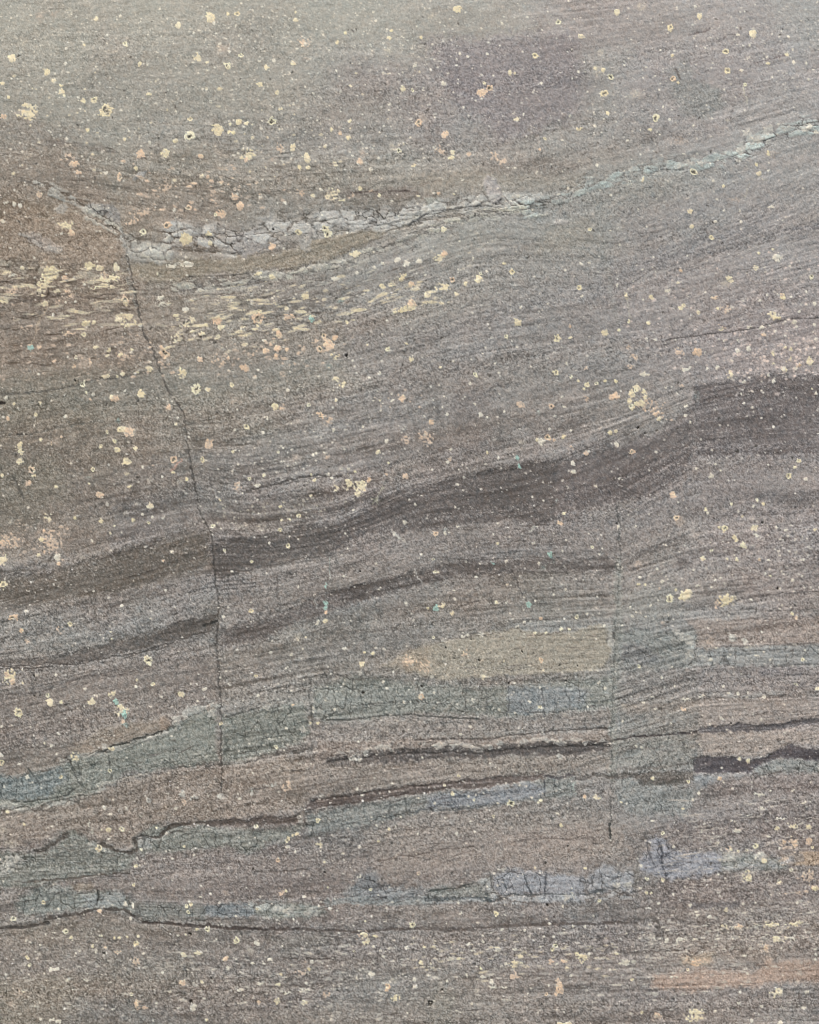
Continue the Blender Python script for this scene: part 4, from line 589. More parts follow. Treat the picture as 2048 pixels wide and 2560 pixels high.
n_a = fbm(X / 60, Y / 60, 1, 3); n_b = fbm(X / 60, Y / 60, 2, 3)
h_a = fbm(X / 9, Y / 9, 3, 2); h_b = fbm(X / 9, Y / 9, 4, 2)
WXn = (n_a * .5 + h_a * .6); WYn = (n_b * .5 + h_b * .6)
fine1 = fbm(X / 4.2, Y / 4.2, 5, 1); fine2 = fbm(X / 4.2, Y / 4.2, 6, 1)

# ---------------------------------------------------------------- base colour of the stone, upper-right sheen and brighter upper left painted in
COLGRID = """136,134,121 139,137,124 138,137,126 141,140,128 140,136,127 136,131,125 138,134,127 140,140,136
131,129,117 131,128,118 132,130,121 130,127,120 126,121,117 128,124,119 131,125,121 134,130,127
127,122,108 126,123,112 128,125,115 128,124,115 126,121,115 131,128,119 132,127,122 140,138,133
124,115,97 125,119,104 128,123,110 131,126,114 133,129,118 131,131,124 133,131,125 140,139,135
124,110,90 127,119,105 128,122,109 131,127,115 131,129,119 128,127,122 127,125,121 134,132,129
125,110,91 125,116,101 126,119,107 128,124,115 127,124,118 126,124,120 128,124,120 136,131,128
122,109,92 124,116,101 124,120,108 124,119,111 125,121,115 125,122,117 127,121,118 129,122,119
117,109,92 122,115,101 122,117,105 123,118,109 122,118,112 122,119,113 122,118,114 114,107,104
116,109,93 119,113,100 120,115,105 120,114,106 117,112,106 118,113,108 122,118,112 120,114,110
113,105,92 116,108,98 119,113,105 116,109,104 114,108,103 114,107,102 119,112,108 126,119,115
115,107,98 115,107,101 117,111,105 115,110,104 118,113,107 117,112,107 121,117,111 125,118,114
115,108,101 115,110,104 116,112,105 117,114,107 123,118,110 122,118,110 121,118,112 131,122,115
115,112,104 115,112,106 118,115,107 118,116,108 121,119,111 120,119,111 121,121,114 128,123,117
120,113,102 122,116,106 122,116,106 120,118,110 124,119,110 122,120,113 125,121,113 127,120,113
119,110,99 118,112,103 121,115,106 121,116,108 125,119,109 122,119,111 121,118,110 121,113,107
114,110,100 116,111,104 117,110,104 117,113,105 123,118,110 124,121,114 120,116,110 122,113,107
114,107,100 113,107,100 114,108,102 114,109,103 118,111,104 119,113,107 117,110,105 118,110,104
115,107,99 116,108,100 115,109,102 116,109,103 119,112,105 118,112,106 118,111,105 120,113,107
118,110,95 117,111,99 116,110,102 118,112,105 121,115,107 119,113,107 125,115,105 126,116,106
118,110,97 117,110,100 120,112,103 121,115,105 123,116,106 122,114,105 119,111,105 119,112,106"""
cg = np.array([[[float(v) for v in c.split(",")] for c in r.split()] for r in COLGRID.split("\n")], np.float32)
gyv = np.clip((Y + WYn * 30) / VIEW_H * cg.shape[0] - .5, 0, cg.shape[0] - 1.001)
gxv = np.clip((X + WXn * 30) / VIEW_W * cg.shape[1] - .5, 0, cg.shape[1] - 1.001)
iy = gyv.astype(int); ix = gxv.astype(int); fy = (gyv - iy)[..., None]; fx = (gxv - ix)[..., None]
C = (cg[iy, ix] * (1 - fx) + cg[iy, ix + 1] * fx) * (1 - fy) + (cg[iy + 1, ix] * (1 - fx) + cg[iy + 1, ix + 1] * fx) * fy
C = C.astype(np.float32)
H = np.zeros((NY, NX), np.float32)                   # height, mm
PID = np.zeros((NY, NX), np.int32)
GR = np.zeros((NY, NX), np.float32)                  # how grainy the stone is here
del gyv, gxv, iy, ix, fx, fy

PARTS = [None]                                       # id -> (name, parent id or 0, material key)
def new_part(name, mat="stone", stuff=False, parent=0, label=None):
    PARTS.append((name, mat, stuff, parent, label)); return len(PARTS) - 1

# beds between the guide curves are the body of the rock
bed_edges = GT[2:-1]
bidx = np.digitize(Tc + WYn * 6, bed_edges)
bed_ids = [new_part("rock_bed") for _ in range(len(bed_edges) + 1)]
PID[:] = np.array(bed_ids, np.int32)[bidx]
bed_h = rng.uniform(-.35, .35, len(bed_ids)).astype(np.float32)

lamz = fbm(X / 130 + Y / 900, Tc / 5.5, 16, 2, .6) * 1.0 + .6 * fbm(X / 260, Tc / 13, 17, 2)
LAMREG = np.clip(.45 + .9 * fbm(X / 380, Tc / 170, 18, 2), .12, 1.2)
# soft colour drifts along the bedding and across
st = fbm(X / 420, Tc / 26, 11, 4, .6); st2 = fbm(X / 160, Tc / 9, 12, 3, .6); st3 = fbm(X / 300, Tc / 60, 13, 3)
blot = fbm(X / 130, Y / 110, 14, 4)
top = np.clip(1 - Y / 520, 0, 1)                     # the top bed is massive, hardly laminated
lam = (1 - .75 * top)
C += (st * 9 * lam)[..., None] * np.array([1, 1.05, 1.1]) + (st2 * 7 * lam)[..., None]
C += st3[..., None] * np.array([5, -1, -6]) * lam[..., None]
C += blot[..., None] * np.array([3, 4.5, 4.5]) * (1 + 2.2 * top)[..., None] + (fbm(X / 45, Y / 38, 19, 3) * 8)[..., None]
C += (np.clip(fbm(X / 26, (Tc * .5 + Y * .5) / 17, 20, 3) * 2.4 - .35, 0, 1) * -11)[..., None]
C += (np.sign(lamz) * np.abs(lamz) ** 1.25 * 26 * LAMREG * lam)[..., None] * np.array([1, 1, .97])
C += (fbm(X / 90, Y / 90, 15, 3))[..., None] * np.array([-3.2, .6, 1.0])

def window(px0, py0, px1, py1, m):
    i0 = max(0, int((px0 - m - x0) / STEP)); i1 = min(NX, int((px1 + m - x0) / STEP) + 2)
    j0 = max(0, int((py0 - m - y0) / STEP)); j1 = min(NY, int((py1 + m - y0) / STEP) + 2)
    return i0, i1, j0, j1

def seg_dist(px, py, p, closed):
    d = np.full(px.shape, 1e9, np.float32); n = len(p)
    for a in range(n if closed else n - 1):
        ax, ay = p[a]; bx, by = p[(a + 1) % n]
        ex, ey = bx - ax, by - ay; L = ex * ex + ey * ey + 1e-6
        t = np.clip(((px - ax) * ex + (py - ay) * ey) / L, 0, 1)
        d = np.minimum(d, (px - ax - t * ex) ** 2 + (py - ay - t * ey) ** 2)
    return np.sqrt(d)

def inside(px, py, p):
    r = np.zeros(px.shape, bool); n = len(p)
    for a in range(n):
        ax, ay = p[a]; bx, by = p[(a + 1) % n]
        if ay == by: continue
        r ^= ((ay > py) != (by > py)) & (px < (bx - ax) * (py - ay) / (by - ay) + ax)
    return r

def sstep(v): v = np.clip(v, 0, 1); return v * v * (3 - 2 * v)

VEINY = []
LABELS = {"tan_lens": "olive tan lens of fine stone with a blunt right end", "dark_band": "dark brown grey band of stone rising to the right",
          "brown_lens": "warm brown lens under the broken pale vein", "dark_seam": "thin almost black wavy seam",
          "blue_grey_block": "blue grey brittle bed cut by short upright cracks", "pale_vein": "broken silvery pale vein",
          "grey_green_bed": "grey green bed with fine cracks", "tan_seam": "light tan seam", "dark_block": "dark block cut off square by the crack on its right"}
for frame, s, col, al, fe, wob, hh, name in POLYS:
    if name in ("grey_green_bed", "blue_grey_block", "brown_bed", "tan_lens", "brown_lens"):
        fe += 2.5 if name != "tan_lens" else 0; al *= .84 if name != "tan_lens" else 1; wob += 2 if name != "tan_lens" else 0
    if name == "blue_grey_block": al = min(.95, al * 1.2); col = (col[0] + 4, col[1] + 9, col[2] + 12); fe -= 1
    if name == "grey_green_bed": al = min(.92, al * 1.14); col = (col[0] + 1, col[1] + 6, col[2] + 5)
    if name == "dark_band": al = min(.93, al + .04); fe += 1.5; wob += 3
    if name == "dark_seam": al = .88; col = tuple(c - 2 for c in col); wob += 1.5
    p = run_on(pts(s, frame)); fe = max(fe * S4, 1.5); wob *= S4
    i0, i1, j0, j1 = window(p[:, 0].min(), p[:, 1].min(), p[:, 0].max(), p[:, 1].max(), fe + wob * 2)
    if i1 <= i0 or j1 <= j0: continue
    sl = (slice(j0, j1), slice(i0, i1))
    wx = X[sl] + WXn[sl] * wob * 1.5; wy = Y[sl] + WYn[sl] * wob * 1.5
    d = seg_dist(wx, wy, p, True); ins = inside(wx, wy, p)
    sd_ = np.where(ins, d, -d)
    m = sstep(sd_ / (2 * fe) + .5)
    if name is None: m = m * (.85 + .3 * blot[sl])
    m = m * al * .92
    C[sl] += (np.array(col, np.float32) - C[sl]) * m[..., None]
    if name:
        # keep some of the lamination inside the named beds
        if name in ("dark_band", "dark_seam"): C[sl] += ((lamz[sl] * 9 + st2[sl] * 7 + blot[sl] * 8) * m)[..., None]
        if name in ("brown_bed", "tan_seam", "grey_green_bed", "blue_grey_block", "dark_block"):
            C[sl] += ((st2[sl] * 8 + st[sl] * 6 + lamz[sl] * 16) * m)[..., None]
        pid = new_part(name, {"vein_chip": "pale", "pale_vein": "pale"}.get(name, "stone"), label=LABELS.get(name))
        PID[sl][sd_ > -.3 * fe if fe < 8 else sd_ > 0] = pid
        H[sl] += hh * sstep(sd_ / 5 + .5)
        if name in ("pale_vein", "grey_green_bed", "blue_grey_block", "vein_chip"):
            VEINY.append((sl, m / max(al, .01), name))
print("beds done")

# ---------------------------------------------------------------- crazed cracks in the brittle beds
def crazing(seed, cell, stretch):
    g = np.random.default_rng(seed).random((128, 128, 2)).astype(np.float32)
    u = (X + WXn * 7) / (cell * stretch); v = (Y + WYn * 5 + (Tc - Y) * .5) / cell
    iu = np.floor(u).astype(np.int32); iv = np.floor(v).astype(np.int32)
    f1 = np.full(X.shape, 9., np.float32); f2 = f1.copy(); idm = np.zeros(X.shape, np.float32)
    for a in (-1, 0, 1):
        for b in (-1, 0, 1):
            cx = iu + a; cy = iv + b; q = g[cy & 127, cx & 127]
            d = (cx + q[..., 0] - u) ** 2 + (cy + q[..., 1] - v) ** 2
            nf = d < f1
            f2 = np.where(nf, f1, np.minimum(f2, d)); idm = np.where(nf, q[..., 0] * 7.1 % 1, idm); f1 = np.where(nf, d, f1)
    return np.sqrt(f2) - np.sqrt(f1), idm
need = np.zeros(X.shape, np.float32); kind = np.zeros(X.shape, np.int8)
for sl, m, name in VEINY:
    w = {"pale_vein": 1, "grey_green_bed": .42, "blue_grey_block": .6, "vein_chip": .6}[name]
    need[sl] = np.maximum(need[sl], m * w); kind[sl][m > .3] = 1 if name in ("pale_vein", "vein_chip") else 2
e1, c1 = crazing(5, 15, 1.7); e2, c2 = crazing(6, 52, .62)
gate = sstep(fbm(X / 70, Y / 45, 21, 2) * 1.3 + .45)
ck = np.where(kind == 1, sstep(1 - e1 / .13), sstep(1 - e2 / .085) * 1.9 + sstep(1 - e1 / .08) * .5 * gate) * need * np.where(kind == 1, gate, np.clip(gate * 1.5 + .25, 0, 1.2))
C *= (1 - .34 * np.clip(ck, 0, 1))[..., None]; H -= .2 * ck
tone = np.where(kind == 1, (c1 - .5) * 34, (c2 - .5) * 7) * need
C += tone[..., None] * np.array([1, 1, .96])
H += np.where(kind == 1, (c1 - .5) * .25, 0) * need
# broken pale chips scattered along the veins: (course, width, share of chips, colour, strength)
VEINBANDS = [
 ("370,490 480,510 560,488 700,462 830,462 905,442", 60, .56, (188,189,182), .82),
 ("905,442 1000,432 1055,425 1110,428 1165,432", 30, .45, (186,188,180), .78),
 ("1100,440 1165,432 1230,395 1300,375 1400,352 1470,340 1560,325 1600,295 1640,280 1725,268", 40, .42, (158,174,168), .75),
 ("1560,325 1600,290 1640,275 1725,262", 40, .6, (176,188,182), .75),
 ("370,606 495,594 600,580 740,550 800,530 860,505 950,470 1100,440", 26, .45, (186,186,168), .7),
 ("75,385 130,410 190,435 245,480", 26, .5, (165,166,154), .7),
 ("185,440 215,455 250,490", 34, .5, (184,184,172), .8),
 ("300,525 340,535 360,500", 34, .5, (190,190,178), .8),
 ("270,495 275,540 330,548", 20, .6, (168,168,156), .6),
 ("40,495 80,515 125,530", 22, .5, (166,160,148), .6),
 ("0,560 60,575 130,560 270,590", 30, .25, (176,168,142), .45),
 ("0,1697 100,1704 160,1680 215,1655", 18, .55, (160,162,150), .6),
 ("130,1602 175,1592 260,1570 330,1552 380,1530", 20, .6, (168,168,156), .65),
 ("360,1520 400,1500 460,1490", 24, .45, (156,160,150), .6),
 ("150,1600 172,1660", 30, .5, (150,154,146), .5),
 ("690,1594 760,1575 860,1573 900,1566 1000,1572 1100,1560 1170,1556 1283,1565", 11, .3, (196,190,176), .75),
 ("630,1675 640,1740 620,1750", 20, .35, (168,164,148), .5),
 ("905,1900 1040,1890 1150,1896 1240,1890 1330,1880", 20, .5, (160,166,166), .7),
 ("735,1880 800,1865 862,1882 905,1890", 34, .45, (140,148,148), .6),
 ("1020,1850 1040,1890", 28, .5, (158,162,158), .65),
 ("1232,1856 1290,1850 1330,1862", 34, .5, (156,162,164), .65),
 ("1345,1806 1400,1800 1460,1820 1580,1815 1650,1812", 44, .3, (150,154,160), .5),
 ("1370,1780 1400,1790 1410,1840", 26, .5, (150,154,164), .6),
 ("530,1906 600,1912 690,1918", 32, .5, (150,158,150), .65),
 ("40,1895 88,1870 150,1875 212,1880 275,1890 283,1920", 30, .3, (150,156,150), .5),
 ("0,1840 30,1815 60,1795", 36, .45, (150,150,140), .6),
 ("1302,1345 1360,1330 1400,1340 1455,1340 1464,1390", 18, .45, (156,164,158), .6),
 ("1290,1330 1296,1400 1288,1460", 26, .4, (146,152,146), .5),
 ("650,1440 860,1432 1075,1436 1280,1426", 22, .2, (140,142,134), .45),
 ("1469,1366 1725,1358", 14, .35, (160,164,160), .5),
 ("1469,1465 1725,1460", 14, .35, (158,158,152), .5),
 ("400,1752 520,1750 620,1745", 16, .3, (146,150,140), .5),
 ("1240,1650 1214,1660", 20, .4, (150,166,154), .5),
]
e3, c3 = crazing(9, 24, 2.3)
chipn = np.zeros(X.shape, np.float32)
for s, wd, share, col, al in VEINBANDS:
    p = pts(s); wd *= S4 * .5
    i0, i1, j0, j1 = window(p[:, 0].min(), p[:, 1].min(), p[:, 0].max(), p[:, 1].max(), wd * 2 + 8)
    sl = (slice(j0, j1), slice(i0, i1))
    d = seg_dist(X[sl] + n_a[sl] * 12, Y[sl] + n_b[sl] * 12, p, False) / wd
    pr = share * .78 * np.clip(1.5 - d * 1.1, 0, 1.25) * np.clip(1.5 + 1.4 * n_b[sl], .2, 1.5)
    for e_, c_, k_ in ((e3, c3, 1.0), (e1, c1, .6)):
        m = np.clip((pr - c_[sl]) * 9, 0, 1) * np.clip((e_[sl] - .09) * 10, 0, 1) * al * k_ * np.clip(1.5 - d, 0, 1)
        cc = np.array(col, np.float32) + ((c_[sl] * 37 % 1) - .5)[..., None] * 34
        C[sl] += (cc - C[sl]) * m[..., None]; H[sl] += m * (.2 + .3 * (c_[sl] * 17 % 1))
    gap = np.maximum(np.clip(1 - e1[sl] * 6, 0, 1) * .6, np.clip(1 - e3[sl] * 9, 0, 1)) * np.clip(1.3 - d, 0, 1) * share
    C[sl] *= (1 - .5 * gap)[..., None]; H[sl] -= .15 * gap
    chipn[sl] = np.maximum(chipn[sl], np.clip(1.2 - d, 0, 1))
del e2

for frame, s, wd, col, al, hh, wob, name in LINES:
    if wd <= 0: continue
    p = run_on(pts(s, frame), False)
    sc_ = S4 if frame == 0 else S4 / 4
    wd = wd * sc_ * .5; wob *= S4
    i0, i1, j0, j1 = window(p[:, 0].min(), p[:, 1].min(), p[:, 0].max(), p[:, 1].max(), wd * 2 + wob * 2 + 4)
    if i1 <= i0 or j1 <= j0: continue
    sl = (slice(j0, j1), slice(i0, i1))
    wx = X[sl] + WXn[sl] * wob * 1.6; wy = Y[sl] + WYn[sl] * wob * 1.6
    d = seg_dist(wx, wy, p, False)
    wloc = wd * (1 + .55 * n_a[sl] + .45 * h_b[sl])
    if wd > 4: m = sstep((wloc - d) / (wd * .7) + .5)
    else: m = np.clip((wloc - d) / 2.4 + .5, 0, 1)
    if hh < -.35 and sum(col) < 270 and name != "fault_crack": al = min(.85, al + .08)
    strength = al * np.clip(1.0 + .5 * h_a[sl], 0, 1)
    m = m * strength
    C[sl] += (np.array(col, np.float32) - C[sl]) * m[..., None]
    H[sl] += hh * .75 * m
    if name:
        pid = new_part(name, {"vein_chip": "pale", "salt_streak": "pale"}.get(name, "stone"), label=LABELS.get(name))
        PID[sl][d < np.maximum(wloc, 1.5)] = pid
print("cracks done")

# ---------------------------------------------------------------- spots
CREAM = np.array((230, 218, 184), np.float32); PALEY = np.array((228, 222, 190), np.float32)
SALM = np.array((218, 190, 160), np.float32); WHIT = np.array((221, 217, 200), np.float32)
VEIN = np.array((170, 169, 158), np.float32); TEAL = np.array((104, 128, 120), np.float32); TEALB = np.array((136, 176, 162), np.float32)
PIT = np.array((58, 55, 48), np.float32)
KIND = {"c": ("cream_spot", "cream"), "f": ("cream_spot", "cream"), "m": ("mottled_cream_patch", "cream"), "s": ("salmon_spot", "cream"),
        "g": ("salmon_spot", "cream"), "n": ("mottled_salmon_patch", "cream"), "w": ("white_fleck", "cream"), "o": ("ringed_spot", "cream"),
        "q": ("ringed_spot", "cream"), "v": ("vein_chip", "pale"), "t": ("teal_spot", "cream"), "T": ("teal_spot", "cream"),
        "u": ("teal_spot", "cream"), "k": ("dark_pit", "stone")}
spots = []
for (cx, cy), txt in SPOTS.items():
    for e in txt.replace("\n", "").split(";"):
        q = e.split(); kd = q[0]; u, v, r = map(float, q[1:4])
        if r <= 0: continue
        asp = float(q[4]) if len(q) > 4 else 1.0; ang = float(q[5]) if len(q) > 5 else (-6.0 if asp > 1.3 else 0.0)
        spots.append((r, kd, (u / 4 + cx * 431.25) * S4, (v / 4 + cy * 539) * S4, asp, ang))
spots.sort(key=lambda q: -q[0])
count = {}; left_over = {}
def soft_tone(r, kd):
    return 1
for r4, kd, sx, sy, asp, ang in spots:
    r = r4 / 4 * S4 * (1.35 if kd == 'T' else .9 if r4 > 14 else .97)
    name, mat = KIND[kd]
    count[name] = count.get(name, 0) + 1
    if count[name] <= 290: pid = new_part(name, mat)
    else:
        if name not in left_over: left_over[name] = new_part("small_flecks", mat, True)
        pid = left_over[name]
    if asp >= 1: rx, ry = r, r / asp
    else: rx, ry = r * asp, r
    i0, i1, j0, j1 = window(sx - r, sy - r, sx + r, sy + r, r * .8 + 6)
    if i1 <= i0 or j1 <= j0: continue
    sl = (slice(j0, j1), slice(i0, i1))
    a = math.radians(ang); ca, sa = math.cos(a), math.sin(a)
    k_w = min(3.0, .17 * r + .35)
    dx = X[sl] - sx + fine1[sl] * k_w * 1.4 + h_a[sl] * k_w * 2; dy = Y[sl] - sy + fine2[sl] * k_w * 1.4 + h_b[sl] * k_w * 2
    rx = max(rx, 2.4); ry = max(ry, 2.0)
    e = np.sqrt(((dx * ca + dy * sa) / rx) ** 2 + ((-dx * sa + dy * ca) / ry) ** 2)
    rm = math.sqrt(rx * ry)
    m = np.clip((1 - e) * rm / 1.8 + .55, 0, 1)
    hh = .25; jit = rng.uniform(-1, 1)
    if kd in "cm": col = CREAM + jit * np.array([7, 8, 12])
    elif kd in "sqn": col = SALM + jit * np.array([8, 10, 12])
    elif kd == "g": col = SALM - np.array([28, 26, 22])
    elif kd == "f": col = CREAM - np.array([22, 20, 14])
    elif kd == "w": col = WHIT + jit * np.array([16, 16, 17])
    elif kd == "o": col = (PALEY if jit > 0 else CREAM) + jit * np.array([5, 6, 9])
    elif kd == "v": col = VEIN + jit * np.array([13, 13, 13])
    elif kd == "t": col = TEAL
    elif kd == "u": col = TEAL + np.array([12, 14, 12])
    elif kd == "T": col = TEALB
    else: col = PIT
    core = m > .5
    if kd in "gfut":
        m = sstep(1.25 - e) * .5 * np.clip(.75 + fine1[sl] * .8 + h_b[sl] * .5, 0, 1)
        if kd == "t": m = m * 1.8
        core = (e < 1) & (m > .18); hh = .08
    elif kd in "mn":
        t = np.clip(fine1[sl] * 1.1 + fine2[sl] * .7 + h_a[sl] * .9 + (1.02 - e) * (1.7 if kd == "m" else 1.15) + (.12 if kd == "m" else -.08), 0, 1)
        m = sstep(t) * np.clip((1.35 - e) * 3, 0, 1) * (.9 if kd == "m" else .72)
        core = (e < 1.05) & (m > .3)
    elif kd == "v":
        m = m * np.clip(.78 + h_a[sl] * .6 + fine1[sl] * .25, 0, .95); core = m > .4; hh = .35
    elif kd == "w": m = m * (.92 if r4 > 9.5 else .75)
    elif kd in "cs" and r4 > 18:
        m = m * np.clip(.95 + fine2[sl] * .22 + h_b[sl] * .25, 0, 1)
    shade = 1 + fine1[sl] * .05 + h_a[sl] * .04
    C[sl] += ((col * shade[..., None]) - C[sl]) * m[..., None]
    if kd in "oq":
        w = .44 if r4 > 17 else .40
        ox, oy = rng.uniform(-.1, .1, 2) * rm
        e2_ = np.sqrt((((dx - ox) * ca + (dy - oy) * sa) / rx) ** 2 + (((-(dx - ox)) * sa + (dy - oy) * ca) / ry) ** 2)
        if r4 > 26:
            mid = np.clip((w + .12 - e2_) * rm / 1.8 + .3, 0, 1) * .75
            C[sl] += (np.array((132, 124, 98), np.float32) - C[sl]) * mid[..., None]; w *= .72
        pm = np.clip((w - e2_) * rm / 1.6 + .35, 0, 1) * (.95 if r4 > 13 else .75)
        C[sl] += (PIT + 14 - C[sl]) * pm[..., None] * (.85 if jit > 0 else .45); H[sl] -= 1.2 * pm
    if kd == "k": H[sl] -= 1.3 * m
    else: H[sl] += hh * m
    PID[sl][core] = pid
    if kd in "oq" and r4 > 15 and count[name] <= 290:
        PID[sl][pm > .5] = new_part("dark_pit", "stone", False, pid)
print("spots", len(spots), count)

# ---------------------------------------------------------------- uncounted flecks and pits
dens = np.clip(.55 + .6 * fbm(X / 210, Y / 150, 41, 3), .05, 1.4)
def dab(sx, sy, r, col, al, asp=1., ang=0.):
    i = (sx - x0) / STEP; j = (sy - y0) / STEP; w = int(r * max(asp, 1) / STEP) + 2
    ii = int(i); jj = int(j)
    if ii - w < 0 or jj - w < 0 or ii + w + 1 >= NX or jj + w + 1 >= NY: return
    sl = (slice(jj - w, jj + w + 2), slice(ii - w, ii + w + 2))
    ca, sa = math.cos(ang), math.sin(ang)
    dx = X[sl] - sx + fine1[sl] * .7; dy = Y[sl] - sy + fine2[sl] * .7
    e = np.sqrt(((dx * ca + dy * sa) / asp) ** 2 + ((-dx * sa + dy * ca)) ** 2)
    m = np.clip((r - e) / 1.9 + .5, 0, 1) * al
    C[sl] += (col - C[sl]) * m[..., None]
    if col[0] > 150 or FLECK != FIRST: PID[sl][(m > .55)] = FLECK
    H[sl] += (.10 if col[0] > 150 else -.12) * m
FLECK = FIRST = new_part("fine_flecks", "cream", True)
# fields of flecks: (points in sheet units, how many, colour, size, stretch, strength)
FIELDS = [
 ("-250,-270 1980,-270 1980,2430 -250,2430", 22000, WHIT - 14, (.7, 2.0), (1, 1.8), (.3, .85)),
 ("-250,-270 1980,-270 1980,2430 -250,2430", 2600, WHIT + 10, (1.5, 3.0), (1, 1.5), (.7, 1.0)),
 ("-60,-40 1000,-40 1000,400 -60,480", 3600, WHIT, (.9, 2.7), (1, 1.5), (.45, .9)),
 ("900,-40 1900,-40 1900,260 900,330", 900, WHIT, (.9, 2.4), (1, 1.5), (.5, .9)),
 ("0,120 900,120 860,380 0,420", 220, CREAM - 6, (1.6, 4.4), (1, 1.6), (.5, .9)),
 ("250,320 500,330 660,440 380,470 260,440", 160, SALM + 6, (1.6, 4.2), (1.2, 3), (.4, .85)),
 ("-60,530 300,550 320,700 -60,700", 230, CREAM - 18, (1.6, 4.2), (3, 10), (.4, .9)),
 ("-60,530 300,550 330,800 -60,800", 420, np.array((82, 68, 54), np.float32), (1.1, 2.4), (4, 16), (.3, .7)),
 ("330,590 900,540 1020,520 700,700 340,740", 420, np.array((90, 80, 70), np.float32), (1.1, 2.2), (4, 14), (.3, .65)),
 ("360,590 620,570 1030,480 1040,540 600,640 380,660", 260, np.array((176, 174, 156), np.float32), (1.3, 3.0), (3, 10), (.35, .8)),
 ("900,600 1900,300 1900,680 1000,760", 500, np.array((92, 88, 84), np.float32), (1.0, 1.9), (5, 22), (.2, .5)),
 ("900,520 1900,280 1900,640 1000,700", 400, np.array((168, 166, 158), np.float32), (1.0, 2.2), (4, 18), (.25, .6)),
 ("-60,1600 1900,1500 1900,2200 -60,2200", 2600, np.array((84, 76, 70), np.float32), (1.0, 1.9), (4, 18), (.2, .6)),
 ("860,1360 1900,1300 1900,1600 860,1600", 900, np.array((88, 84, 80), np.float32), (1.0, 1.8), (4, 16), (.2, .55)),
 ("1340,1650 1900,1640 1900,2060 1340,2060", 700, np.array((180, 170, 154), np.float32), (1.0, 2.4), (4, 16), (.25, .65)),
 ("-60,840 900,760 900,1060 -60,1200", 700, np.array((84, 80, 72), np.float32), (1.0, 1.8), (3, 16), (.2, .5)),
 ("-60,1180 1300,1000 1300,1420 -60,1560", 1100, np.array((80, 74, 68), np.float32), (1.0, 1.8), (3, 14), (.2, .55)),
 ("-60,280 900,280 900,460 -60,460", 500, np.array((88, 80, 70), np.float32), (1.0, 2.0), (3, 14), (.25, .6)),
 ("330,600 900,560 1020,500 960,640 560,740 330,760", 620, CREAM - 10, (1.4, 4.4), (1.6, 6), (.4, .9)),
 ("0,690 330,680 400,800 0,820", 300, SALM - 6, (1.3, 3.8), (1, 3), (.35, .8)),
 ("480,690 760,690 700,800 420,820", 140, SALM, (1.3, 4), (1, 2.5), (.35, .8)),
 ("1230,600 1400,540 1725,480 1900,520 1900,790 1440,860 1300,800", 900, np.array((212, 198, 188), np.float32), (1.0, 3.6), (1, 2), (.4, .9)),
 ("1480,700 1725,680 1725,800 1540,810", 260, np.array((214, 198, 186), np.float32), (1.8, 4.4), (1, 1.6), (.5, .92)),
 ("770,820 900,820 900,870 780,870", 60, SALM + 4, (1.4, 3.4), (1, 1.5), (.5, .9)),
 ("1350,830 1430,840 1420,890 1330,870", 60, SALM, (1.4, 3.6), (1, 1.5), (.4, .8)),
 ("0,1080 200,1070 220,1180 0,1210", 230, SALM - 12, (1.3, 4), (1, 2), (.35, .75)),
 ("480,860 920,840 900,960 560,1040 430,1000", 360, WHIT - 8, (1.0, 2.8), (1, 1.6), (.4, .85)),
 ("430,1060 700,1030 800,1050 700,1100 440,1130", 220, PALEY - 36, (1.2, 3), (1, 1.5), (.4, .7)),
 ("1480,1090 1725,1080 1725,1260 1480,1240", 380, WHIT - 4, (1.0, 3.0), (1, 1.8), (.4, .85)),
 ("860,1740 1290,1720 1340,1950 860,1950", 60, WHIT, (1.2, 3), (1, 2), (.4, .8)),
 ("0,1970 1725,1950 1725,2156 0,2156", 1900, WHIT - 22, (1.0, 3.4), (1.3, 4.5), (.3, .75)),
 ("1340,1920 1725,1890 1725,2010 1340,2010", 420, WHIT - 10, (1.2, 3.2), (1.2, 4.5), (.35, .8)),
 ("860,1960 1330,1960 1330,2060 860,2070", 360, CREAM - 22, (1.3, 3.6), (1.4, 4.5), (.35, .8)),
 ("1340,1690 1725,1680 1725,1780 1400,1780", 240, WHIT - 16, (1.0, 2.8), (1.3, 6), (.3, .7)),
 ("1620,1760 1725,1750 1725,1900 1640,1900", 60, SALM, (1.6, 5), (1.4, 4), (.35, .7)),
]
for fs, n, col, rr, asr, als in FIELDS:
    p = pts(fs); lo = p.min(0); hi = p.max(0)
    q = rng.uniform(lo, hi, (n * 2, 2)).astype(np.float32)
    q = q[inside(q[:, 0], q[:, 1], p)][:n]
    iq = np.clip(((q[:, 0] - x0) / STEP).astype(int), 0, NX - 1); jq = np.clip(((q[:, 1] - y0) / STEP).astype(int), 0, NY - 1)
    if n < 10000 and (hi - lo).max() < 1700 * S4 * 1.1:
        fall = np.clip(seg_dist(q[:, 0], q[:, 1], p, True) / (.16 * (hi - lo).min() + 14), 0, 1)
    else: fall = 1
    keep = rng.random(len(q)) < dens[jq, iq] * fall
    q = q[keep]; iq = iq[keep]; jq = jq[keep]
    z = rng.random((len(q), 5))
    slope = np.arctan2(Tc[jq, np.minimum(iq + 8, NX - 1)] - Tc[jq, np.maximum(iq - 8, 0)], 16 * STEP)
    for b in range(len(q)):
        c_ = col + (z[b, 3] - .5) * 30
        dab(q[b, 0], q[b, 1], rr[0] + (rr[1] - rr[0]) * z[b, 0] ** 2.2, c_, als[0] + (als[1] - als[0]) * z[b, 2],
            asr[0] + (asr[1] - asr[0]) * z[b, 1] ** 1.5, -slope[b] + (z[b, 4] - .5) * .5)
npit = 1500
q = rng.uniform((-280, -300), (2320, 2860), (npit, 2)); z = rng.random((npit, 2))
FL = FLECK; FLECK = new_part("fine_pits", "stone", True)
